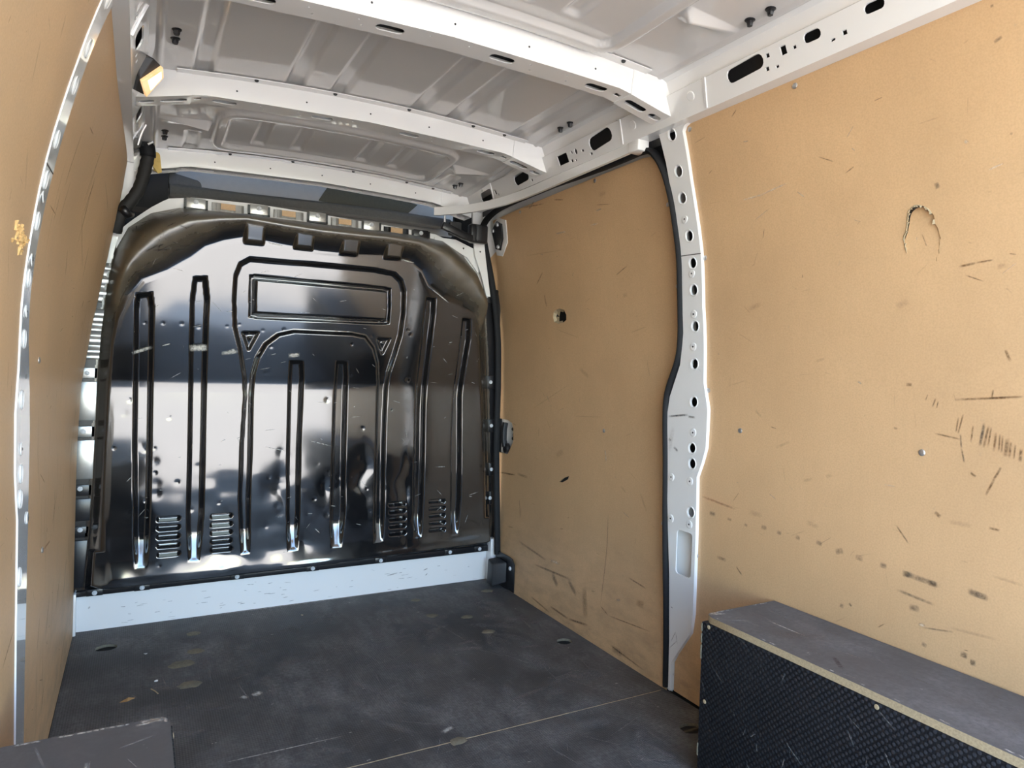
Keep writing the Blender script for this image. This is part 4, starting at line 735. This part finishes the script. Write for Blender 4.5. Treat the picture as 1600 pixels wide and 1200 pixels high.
    top = smooth01((Z-1.02)/.25); dust = np.clip(top*smooth01((.86+.16*smooth01((np.abs(X)-.33)/.15)-u)/.45)*(dn > -.01)+(1-top)*.35*smooth01((1.0-u)/.3)*smooth01((Z-.3)/.5)+.04*vnoise(X, Z, .1, 21), 0, 1)
    for tx, tz in B['tabs']: dust = np.maximum(dust, smooth01((.04-np.abs(X-tx))/.01)*(.35*smooth01((Z-1.425)/.01)+.6*smooth01((Z-1.478)/.02)))
    V = np.stack([X, Y, Z], -1).reshape(-1, 3)
    return heightmesh('pressed_panel', V, len(xs), len(zs), keep, M_bulk, blk, {'dust': dust.ravel()}), (X, Z, Y)
face_o, (GX, GZ, GY) = bulk_face()
def faceat(x, z):
    i = int(np.clip((z-GZ[0, 0])/.0032, 0, GZ.shape[0]-1)); j = int(np.clip((x-GX[0, 0])/.0032, 0, GX.shape[1]-1)); return float(GY[i, j])
# folded flanges with rivets
def rivet(x, y, z, parent=blk, r=.0085, mat=M_rivet):
    mb = MB(); mb.disc((x, y, z), (0, -1, 0), r, .003, 14); mb.disc((x, y-.0025, z), (0, -1, 0), r*.6, .004, 12, .0008); mb.build('rivet', mat, parent)
mb = MB(); mb.hexa([(-.828, 2.893, .132), (.815, 2.893, .136), (.815, 2.893, .163), (-.828, 2.893, .151), (-.828, 2.905, .132), (.815, 2.905, .136), (.815, 2.905, .168), (-.828, 2.905, .156)]); mb.build('bottom_flange', M_black, blk, bevel=.002)
for i, (x, z) in enumerate(B['rivets_bottom']):
    mb = MB(); mb.box(x-.026, x+.026, 2.889, 2.895, z-.011, z+.013); pad = mb.build('rivet_pad', M_black, blk, bevel=.0015); rivet(x, 2.889, z, pad)
fl = np.array(B['flange_in'])
def xl_at(z): return float(np.interp(z, [.157, .389, .62, .896, 1.081, 1.242, 1.382, 1.468], [-.806, -.789, -.778, -.772, -.763, -.745, -.723, -.684]))
def xr_at(z): return float(np.interp(z, [.172, .62, 1.038, 1.303, 1.432, 1.512], [.824, .803, .780, .755, .708, .635]))
pads = [(1.19, 1.40, .0, 'g'), (.985, 1.165, .004, 'g'), (.915, .955, .003, 'g'), (.765, .905, .005, 'g'), (.705, .745, .003, 'g'), (.555, .695, .005, 'g'), (.495, .535, .003, 'd'), (.405, .485, .005, 'd'), (.345, .385, .003, 'd'), (.165, .335, .005, 'd')]  # upper pads carry painted reflections, lower ones the flange's own black
mb = MB()
zz = np.linspace(.14, 1.45, 40)
v = []
for z in zz: v += [(-.86, 2.906, z), (xl_at(z)+.006, 2.906, z)]
mb.add(v, [(2*i, 2*i+1, 2*i+3, 2*i+2) for i in range(39)]); mb.build('side_flange', M_black, blk)
for z0, z1, h, c in pads:
    mb = MB(); xa0, xa1 = xl_at(z0)-.001, xl_at(z1)-.001; y = 2.903-h
    nz = 8 if z1 > 1.1 else 1
    if nz == 1: mb.hexa([(-.855, y, z0), (xa0, y, z0), (xa1, y, z1), (-.855, y, z1), (-.855, 2.906, z0), (xa0, 2.906, z0), (xa1, 2.906, z1), (-.855, 2.906, z1)]); mb.build('flange_pad', M_glare if c == 'g' else M_black, blk, bevel=.002)
    else:
        zs_ = np.linspace(z0, z1, 28); v = []
        for i, z in enumerate(zs_): dy = .004*math.sin(i*1.1)+.002*math.sin(i*2.7); v += [(-.85, y-.004+dy, z), (xl_at(z)-.035, y-.006+dy*1.3, z), (xl_at(z), y-.002+dy*.4, z)]
        mb.add(v, [(3*i+j, 3*i+j+1, 3*i+j+4, 3*i+j+3) for i in range(27) for j in (0, 1)]); mb.build('flange_pad', M_glare, blk, smooth=True)
for x, z in B['rivets_left']: rivet(x, 2.899, z)
mb = MB(); v = []
zz = np.linspace(.15, 1.36, 30)
for z in zz: v += [(xr_at(z)-.006, 2.903, z), (.850, 2.908, z)]
mb.add(v, [(2*i, 2*i+1, 2*i+3, 2*i+2) for i in range(29)]); mb.build('side_flange', M_black, blk)
for x, z in B['rivets_right']:
    mb = MB(); mb.box(xr_at(z)+.002, .831, 2.895, 2.903, z-.03, z+.03); pad = mb.build('rivet_pad', M_black, blk, bevel=.002); rivet(x, 2.895, z, pad)
# upper flange: reflections on black gloss painted as a bright strip with notches
arc = [tuple(q) for q in B['flange_in'] if q[1] > 1.30]
arc = [q for q in arc]
low_ = sorted(arc, key=lambda q: q[0])
hi_x = [-.80, -.674, -.613, -.556, -.474, -.246, .003, .274, .509, .572, .66, .78]; hi_z = [1.36, 1.492, 1.547, 1.588, 1.604, 1.611, 1.603, 1.592, 1.580, 1.56, 1.52, 1.36]
xsl = [q[0] for q in low_]; zsl = [q[1] for q in low_]
mb = MB(); xs_ = np.linspace(-.72, .75, 80); v = []
for x in xs_:
    zl = float(np.interp(x, xsl, zsl))-.004; zh = max(float(np.interp(x, hi_x, hi_z)), zl+.016); v += [(x, 2.892, zl), (x, 2.897, zh), (x, 2.93, zh+.003)]
mb.add(v, [(3*i+j, 3*i+j+1, 3*i+j+4, 3*i+j+3) for i in range(79) for j in (0, 1)])
xm = mb.build('top_flange_glare', M_white, None, auto=30); tag(xm, 'white strip painting the reflection on the upper flange, over the black bulkhead', 'flange strip')  # the black upper flange, whitened for the roof it reflects
for x, z in B['rivets_top']:
    mb = MB(); mb.box(x-.034, x+.034, 2.884, 2.893, z-.024, z+.014); tt = mb.build('top_tab', M_glare if x < .3 else M_black, blk, bevel=.002)
    for sx in (-1, 1):
        mb = MB(); mb.box(x+sx*.037-.004, x+sx*.037+.004, 2.882, 2.894, z-.028, z+.010); mb.build('tab_rim', M_black, tt)
    mb = MB(); mb.box(x-.041, x+.041, 2.882, 2.894, z-.030, z-.023); mb.build('tab_rim', M_black, tt)
    rivet(x, 2.884, z, tt, r=.009)
for i in range(len(B['rivets_top'])-1):
    x0, x1 = B['rivets_top'][i][0]+.055, B['rivets_top'][i+1][0]-.055; z = (B['rivets_top'][i][1]+B['rivets_top'][i+1][1])/2
    mb = MB(); n = 14; v = []
    for k in range(n+1):
        x = x0+(x1-x0)*k/n; dy = .003*math.sin(k*1.9); v += [(x, 2.886+dy, z-.026), (x, 2.889+dy*.6, z+.006)]
    mb.add(v, [(2*k, 2*k+1, 2*k+3, 2*k+2) for k in range(n)]); mb.build('flange_strip', M_glare if i < 3 else M_black, blk, smooth=True)
    mb = MB(); xm_ = (x0+x1)/2; mb.box(xm_-.026, xm_+.026, 2.883, 2.889, z-.018, z+.004); mb.build('tan_reflection', M_hard, blk)  # tan block paints the brown reflected between the tabs
# scrapes through the paint
fsx = [(-.665, 1.010, -.60, 1.035, .014), (-.48, 1.036, -.415, 1.04, .028), (-.475, 1.033, -.42, 1.045, .02), (-.37, 1.02, -.31, 1.03, .016), (-.345, 1.025, -.32, 1.035, .016), (-.24, 1.025, -.20, 1.027, .018), (-.125, 1.02, -.08, 1.025, .018), (-.11, 1.022, -.09, 1.026, .012), (-.5, 1.04, -.47, 1.045, .01), (.31, 1.03, .37, 1.03, .008), (.46, 1.23, .50, 1.24, .004), (-.30, .70, -.29, .68, .012), (-.22, 1.44, -.17, 1.435, .005), (.30, 1.43, .36, 1.42, .006), (.45, 1.32, .53, 1.27, .006), (-.2, .66, -.12, .64, .004), (-.03, .68, .06, .655, .004), (.12, .55, .15, .52, .005), (.52, .55, .60, .55, .003), (.0, .32, .02, .30, .004), (-.33, .30, -.30, .26, .004), (.06, .41, .09, .40, .004), (-.57, 1.04, -.54, 1.05, .005)]
rs = random.Random(4)
for k in range(120):
    x, z = rs.uniform(-.7, .7), rs.uniform(.22, 1.35); a = rs.gauss(0, .5); ln = rs.uniform(.006, .05); fsx.append((x, z, x+ln*math.cos(a), z+ln*math.sin(a), rs.uniform(.001, .0025)))
marks('paint_scrapes', [[*q, 'w'] for q in fsx], lambda u, v: (u, faceat(u, v)-.0012, v), blk)
bl = []
for k in range(34):
    x, z = rs.uniform(-.72, -.50), rs.uniform(1.36, 1.53); a = rs.choice([.2, -.3, 1.3, 1.6, .6]); ln = rs.uniform(.02, .07); bl.append([x, z, x+ln*math.cos(a), z+ln*math.sin(a), rs.uniform(.003, .006), 'k'])
bl = [q for q in bl if faceat(q[0], q[1]) < 2.885 and faceat(q[2], q[3]) < 2.885]
marks('dust_scratches', bl, lambda u, v: (u, faceat(u, v)-.002, v), blk)

# white sill under the bulkhead
sill = tag(MB().box(-.832, .84, 2.912, 2.93, -.02, .20).build('trim_1', M_white), kind='structure')
mb = MB(); mb.box(.812, .842, 2.86, 2.915, 0.0, .20); mb.build('sill_return', M_white, sill, bevel=.004)
mb = MB(); mb.box(-.836, -.826, 2.87, 2.915, 0.0, .15); mb.build('sill_return', M_white, sill, bevel=.002)
sm = []
for k in range(60):
    x = rs.uniform(-.8, .78); z = rs.choice([.02, .03, .045, .07, .09])+rs.gauss(0, .012); sm.append([x, max(.006, min(.12, z)), x+rs.uniform(.004, .03), max(.006, min(.12, z))+rs.uniform(-.002, .003), rs.uniform(.001, .003), 'k'])
sm += [[.33, .07, .38, .078, .006, 'd'], [.50, .075, .52, .082, .006, 'd'], [.51, .05, .52, .06, .005, 'd'], [-.79, .08, -.785, .09, .006, 'd']]
marks('scuff_marks', sm, lambda u, v: (u, 2.9112, v), sill)

# front pillars either side of the bulkhead
fp = tag(empty('front_pillar', (-.7, 2.88, 1.2)), 'pale front pillar squeezed between the left lining and the black conduit', 'pillar')
lp = [(-.703, 1.74), (-.655, 1.74), (-.652, 1.70), (-.655, 1.62), (-.69, 1.53), (-.705, 1.46), (-.72, 1.40), (-.735, 1.33), (-.79, 1.33), (-.775, 1.42), (-.75, 1.50), (-.73, 1.60)]
plate('pillar_plate', lp, [], lambda u, v, t: (u, 2.875+t+.03*max(0, 1.62-v), v), .01, M_white, fp, grid=.03, auto=40)
fq = tag(empty('front_pillar', (.75, 2.87, 1.2)), 'white front pillar beside the door hinge, right of the black bulkhead', 'pillar')
plate('pillar_plate', [(.672, 1.70), (.72, 1.70), (.728, 1.60), (.742, 1.50), (.772, 1.32), (.752, 1.32), (.725, 1.41), (.69, 1.50), (.675, 1.60)], [circle(.715, 1.52, .004, n=8)], lambda u, v, t: (u, 2.862+t, v), .01, M_white, fq, grid=.03)
plate('pillar_gusset', [(.50, 1.565), (.60, 1.565), (.70, 1.53), (.735, 1.44), (.715, 1.425), (.66, 1.49), (.56, 1.535), (.50, 1.545)], [circle(.64, 1.53, .004, n=8)], lambda u, v, t: (u, 2.882+t, v), .006, M_white, fq, grid=.03)
# black corrugated conduit down the left corner
cd = tag(empty('cable_conduit', (-.66, 2.8, 1.5)), 'black taped cable conduit hanging in the upper left corner by the bulkhead', 'conduit')
cp = [(-.640, 2.80, 1.775), (-.628, 2.82, 1.752), (-.622, 2.83, 1.72), (-.630, 2.83, 1.68), (-.638, 2.83, 1.64), (-.648, 2.83, 1.60), (-.668, 2.83, 1.56), (-.69, 2.83, 1.53), (-.706, 2.83, 1.505), (-.715, 2.835, 1.47), (-.722, 2.85, 1.44)]
for _ in range(2):
    q = [Vector(cp[0])]
    for a, b in zip(cp[:-1], cp[1:]): a, b = Vector(a), Vector(b); q += [a*.75+b*.25, a*.25+b*.75]
    cp = q+[Vector(cp[-1])]
mb = MB(); mb.tube(cp, [.0215+.0012*math.sin(i*2.2) for i in range(len(cp))], 12); mb.build('conduit_tube', M_conduit, cd, smooth=True)
mb = MB(); mb.tube(cp[4:11], .026, 12); mb.build('tape_wrap', M_rubber, cd, smooth=True)
mb = MB(); mb.tube([(-.665, 2.78, 1.775), (-.64, 2.77, 1.785), (-.615, 2.775, 1.78), (-.61, 2.78, 1.755), (-.625, 2.78, 1.745)], .004, 8); mb.build('wire_clip', M_white, cd, smooth=True)
mb = MB(); mb.tube([(-.70, 2.80, 1.515), (-.685, 2.82, 1.50), (-.672, 2.84, 1.505)], [.014, .016, .012], 10); mb.build('cable_plug', M_black, cd, smooth=True)
yf = hull('sunlit_scrap', [(-.612, 2.86, 1.745), (-.590, 2.86, 1.742), (-.585, 2.86, 1.735), (-.606, 2.86, 1.69), (-.578, 2.86, 1.675), (-.59, 2.86, 1.667), (-.612, 2.875, 1.745), (-.586, 2.875, 1.735), (-.578, 2.875, 1.675), (-.606, 2.875, 1.68)], M_yellow)  # yellow stands in for a sunlit thing farther off in the cab
tag(yf, 'yellow scrap painted for a sunlit thing in the cab, beside the black conduit under the farthest bow', 'scrap')

# door hinge assembly at the upper front corner of the opening
hg = tag(empty('roller_bracket', (.72, 2.84, 1.58)), 'black roller bracket bolted at the upper front corner of the sliding door', 'bracket')
mb = MB(); mb.box(.632, .718, 2.79, 2.83, 1.545, 1.628); mb.build('bracket_body', M_black, hg, bevel=.010, seg=3)
mb = MB(); mb.box(.655, .685, 2.782, 2.80, 1.55, 1.625); mb.build('wrapped_joint', M_plastic, hg, bevel=.008)
mb = MB(); mb.sweep([(.50, 2.80, 1.603), (.56, 2.80, 1.585), (.60, 2.80, 1.57), (.645, 2.80, 1.56)], [(-.012, -.016), (.012, -.016), (.012, .016), (-.012, .016)], (0, 1, 0)); mb.build('bracket_arm', M_black, hg, bevel=.004)
mb = MB(); mb.box(.545, .60, 2.815, 2.845, 1.57, 1.63); mb.build('bracket_block', M_plastic, hg, bevel=.006)
mb = MB(); mb.tube([(.512, 2.80, 1.60), (.512, 2.80, 1.645)], .005, 8); mb.disc((.512, 2.80, 1.598), (0, -.3, 1), .012, .006, 12); mb.build('roller_pin', M_zinc, hg)
pp = lambda y, z, o: SIDE(1, y, z, o)
pl = [(2.835, 1.615), (2.765, 1.645), (2.735, 1.63), (2.755, 1.57), (2.80, 1.525), (2.835, 1.535)]
bp = plate('bolt_plate', pl, [], lambda u, v, t: SIDE(1, u, v, .028+t), .008, M_black, hg, grid=.03)
plate('bracket_seat', [(2.85, 1.63), (2.76, 1.66), (2.70, 1.64), (2.73, 1.55), (2.80, 1.50), (2.85, 1.51)], [], lambda u, v, t: SIDE(1, u, v, .0365+t), .006, M_white, hg, grid=.03)
for y, z in ((2.815, 1.612), (2.762, 1.63), (2.80, 1.54)):
    mb = MB(); mb.disc(pp(y, z, .027), (-1, 0, -.2), .010, .007, 6); mb.build('hex_bolt', M_zinc, bp)

# rubber stop and bracket at the lower front corner
stp = tag(empty('rubber_stop', (.80, 2.79, 0)), 'dark grey rubber stop block with black bolted bracket, by the floor at the door corner', 'stop')
mb = MB(); mb.hexa([(.777, 2.775, .006), (.831, 2.735, .030), (.831, 2.82, .030), (.780, 2.835, .006), (.778, 2.775, .108), (.831, 2.735, .122), (.831, 2.82, .128), (.784, 2.835, .118)]); mb.build('stop_block', M_plastic, stp, bevel=.006, seg=3)
sb = plate('stop_bracket', [(2.85, .002), (2.85, .150), (2.72, .150), (2.69, .146), (2.672, .126), (2.670, .002)], [], lambda u, v, t: SIDE(1, u, v, .0005+t), .004, M_black, stp, grid=.05)
mb = MB(); mb.disc(SIDE(1, 2.705, .102, .0005), (-1, 0, 0), .009, .006, 12, .001); mb.build('bracket_bolt', M_rivet, sb)

# ---------------------------------------------------------------- over the cab
cb = tag(empty('cab_shelf', (0, 3.1, 1.6)), 'grey cab headlining with charcoal trim seen through the gap above the bulkhead', 'headlining')
plate('grey_panel', [(-.62, 1.63), (.70, 1.63), (.70, 1.86), (-.62, 1.86)], [], lambda u, v, t: (u, 3.16+t-.12*(v-1.66), v), .01, M_cabgrey, cb, grid=.2)
mb = MB(); mb.sweep([(x, 3.10, float(np.interp(x, [-.54, -.3, 0, .3, .62], [1.667, 1.667, 1.675, 1.68, 1.675]))) for x in np.linspace(-.545, .66, 20)], [(-.03, -.024), (.03, -.024), (.03, .022), (-.015, .022), (-.03, .010)], (0, 1, 0)); mb.build('trim_strip', M_cabtrim, cb, bevel=.004)
hull('trim_corner', [(-.548, 3.12, 1.68), (-.425, 3.12, 1.68), (-.428, 3.12, 1.712), (-.44, 3.12, 1.722), (-.53, 3.12, 1.74), (-.548, 3.12, 1.74), (-.548, 3.15, 1.68), (-.425, 3.15, 1.68), (-.44, 3.15, 1.722), (-.548, 3.15, 1.74)], M_cabtrim, cb, .004)
hull('trim_corner', [(-.60, 3.09, 1.74), (-.53, 3.09, 1.735), (-.52, 3.10, 1.75), (-.54, 3.10, 1.80), (-.60, 3.10, 1.80), (-.60, 3.14, 1.74), (-.52, 3.14, 1.74), (-.54, 3.14, 1.80)], M_plastic, cb, .004)
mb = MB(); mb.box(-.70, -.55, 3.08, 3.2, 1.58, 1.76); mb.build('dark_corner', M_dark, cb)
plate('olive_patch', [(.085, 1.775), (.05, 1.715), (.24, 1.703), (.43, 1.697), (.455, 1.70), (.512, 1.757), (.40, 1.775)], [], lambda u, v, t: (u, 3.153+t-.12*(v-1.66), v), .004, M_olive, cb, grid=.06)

# ---------------------------------------------------------------- lamp on the left rail
lm = tag(empty('interior_lamp', (-.66, 2.08, 1.75)), 'wedge shaped dark lamp with a glowing amber lens, on the left roof rail', 'lamp')
A_ = [Vector(p) for p in LAMP['front']]
hull('lamp_housing', [Vector(p) for p in LAMP['house']], M_plastic, lm, .002)
lens_o = hull('lamp_lens', [Vector(p) for p in LAMP['lens']], M_lens, lm, .0015)
lc = [Vector(p) for p in LAMP['lens'][4:8]]; cc_ = sum(lc, Vector())/4; nn = (lc[1]-lc[0]).cross(lc[2]-lc[0]).normalized()
if nn.y > 0: nn = -nn
bq = [cc_+(p-cc_)*.62+(lc[0]-cc_)*.10 for p in lc]
M_bulb = simple('lamp_glow', (1, .9, .7), .4); M_bulb.node_tree.nodes['Principled BSDF'].inputs['Emission Color'].default_value = (1, .80, .5, 1); M_bulb.node_tree.nodes['Principled BSDF'].inputs['Emission Strength'].default_value = .8
hull('lamp_bulb', [p+nn*.0005 for p in bq]+[p+nn*.0022 for p in bq], M_bulb, lens_o, .0004)

# ---------------------------------------------------------------- wheel arch boxes
def wbox(side, label):
    root = tag(empty('wheel_box', (side*.71, .6, 0)), label, 'wheel box', 'wheel arch boxes')
    xo, xi, y0, y1, zt = .835, .588, -.26, 1.258, .409
    sx = lambda a, b: (min(side*a, side*b), max(side*a, side*b))
    a, b = sx(xi, xo)
    c = .022
    ol = [(side*xi, y0), (side*xi, y1-c), (side*(xi+.012), y1-.004), (side*(xi+.06), y1), (side*xo, y1), (side*xo, y0)]
    plate('top_board', ol, [], lambda u, v, t: (u, v, zt-t), .016, M_boxtop, root, grid=.12, side_mat=M_chip)
    a, b = sx(xi-.004, xi+.014)
    mb = MB(); mb.box(a, b, y0, y1, .001, zt-.017); side_o = mb.build('side_board', M_boxside, root, bevel=.0012)
    a, b = sx(xi+.014, xo-.006)
    mb = MB(); mb.box(a, b, y1-.016, y1, .001, zt-.017); mb.build('end_board', M_boxside, root, bevel=.0012)
    mb = MB(); z = .004
    while z < zt-.03:
        k = random.uniform(.008, .035)
        if random.random() < .6: mb.sweep([(side*(xi-.0042), y1+.0002, z), (side*(xi-.0046), y1+.0006, z+k*.5), (side*(xi-.0042), y1+.0002, z+k)], [(-.0012, -.002), (.001, -.002), (.001, .001), (-.0012, .001)], (side, 0, 0))
        z += k+random.uniform(.002, .02)
    tag(mb.build('chipped_edge', M_patch, root), kind='stuff')
    for y, z in ((1.235, .385), (1.24, .20), (.80, .385), (.4, .385)):
        mb = MB(); mb.disc((side*(xi-.004), y, z), (-side, 0, 0), .005, .0012, 10); mb.build('screw', M_chip, side_o)
    sk = []
    for k in range(26):
        y, x = rs.uniform(.3, 1.22), rs.uniform(xi+.01, xo-.02); ln = rs.uniform(.02, .09); sk.append([side*x, y, side*(x+rs.uniform(-.02, .02)), y+ln, rs.uniform(.002, .005), rs.choice('ffv')])
    sk += [[side*.70, 1.05, side*.70, 1.16, .006, 'w'], [side*.63, 1.10, side*.75, 1.02, .05, 's'], [side*.66, .95, side*.62, .90, .012, 'd'], [side*.61, 1.2, side*.66, 1.18, .006, 'f']]
    for k in range(14): y = rs.uniform(.3, 1.25); sk.append([side*(xi+.006), y, side*(xi+.008), y+rs.uniform(.006, .02), .006, 'w'])
    for k in range(9): sk.append([side*(xi+rs.uniform(.002, .05)), y1-rs.uniform(.004, .012), side*(xi+rs.uniform(.004, .06)), y1-rs.uniform(.004, .02), rs.uniform(.006, .016), 'w'])
    for k in range(14): x = rs.uniform(xi, xo); sk.append([side*x, y1-.004, side*(x-.015), y1-.006, .007, 'w'])
    marks('scuff_marks', sk, lambda u, v: (u, v, zt+.0006), root)
    sk = []
    for k in range(40):
        y, z = rs.uniform(.4, 1.24), rs.uniform(.02, .38); a = rs.gauss(1.3, .5); ln = rs.uniform(.008, .05); sk.append([y, z, y+ln*math.cos(a), z+ln*math.sin(a)*.6, rs.uniform(.0015, .004), rs.choice('fvf')])
    marks('scuff_marks', sk, lambda u, v: (side*(xi-.0046), u, v), root)
    return root
wbox(1, 'dark plywood wheel box with dotted side and bare chipboard edge, at lower right')
wbox(-1, 'dark plywood wheel box with chipped corner, only its top showing at lower left')

# ---------------------------------------------------------------- small litter on the floor
FB = DATA['floor_bits']
x, y = FB[0]; o = build('dry_leaf', [(x-.02, y, .002), (x, y-.007, .004), (x+.022, y+.012, .003), (x+.004, y+.010, .009), (x, y+.002, .0015)], [(0, 1, 3), (1, 2, 3), (0, 4, 1), (4, 2, 1)], M_leaf); tag(o, 'tiny orange brown leaf scrap on the floor at front left', 'leaf')
x, y = FB[1]; mb = MB(); mb.tube([(x-.006, y+.02, .003), (x+.004, y, .004), (x+.012, y-.02, .003)], .0016, 6); tag(mb.build('straw', M_straw), 'short pale straw on the floor beside the leaf scrap', 'straw')
for k, (i, lab) in enumerate(((3, 'white crumb on the floor nearest the open round hole at left'), (4, 'white crumb on the floor above the straw and the leaf scrap'), (5, 'pale twig crumb on the floor close to the white sill'))):
    x, y = FB[i]; hull('crumb', [(x+random.uniform(-.007, .007), y+random.uniform(-.005, .005), random.uniform(.001, .005)) for _ in range(9)]+[(x, y, .0005)], M_paper if k < 2 else M_straw); tag(COL.objects[-1], lab, 'crumb', 'crumbs on the floor')
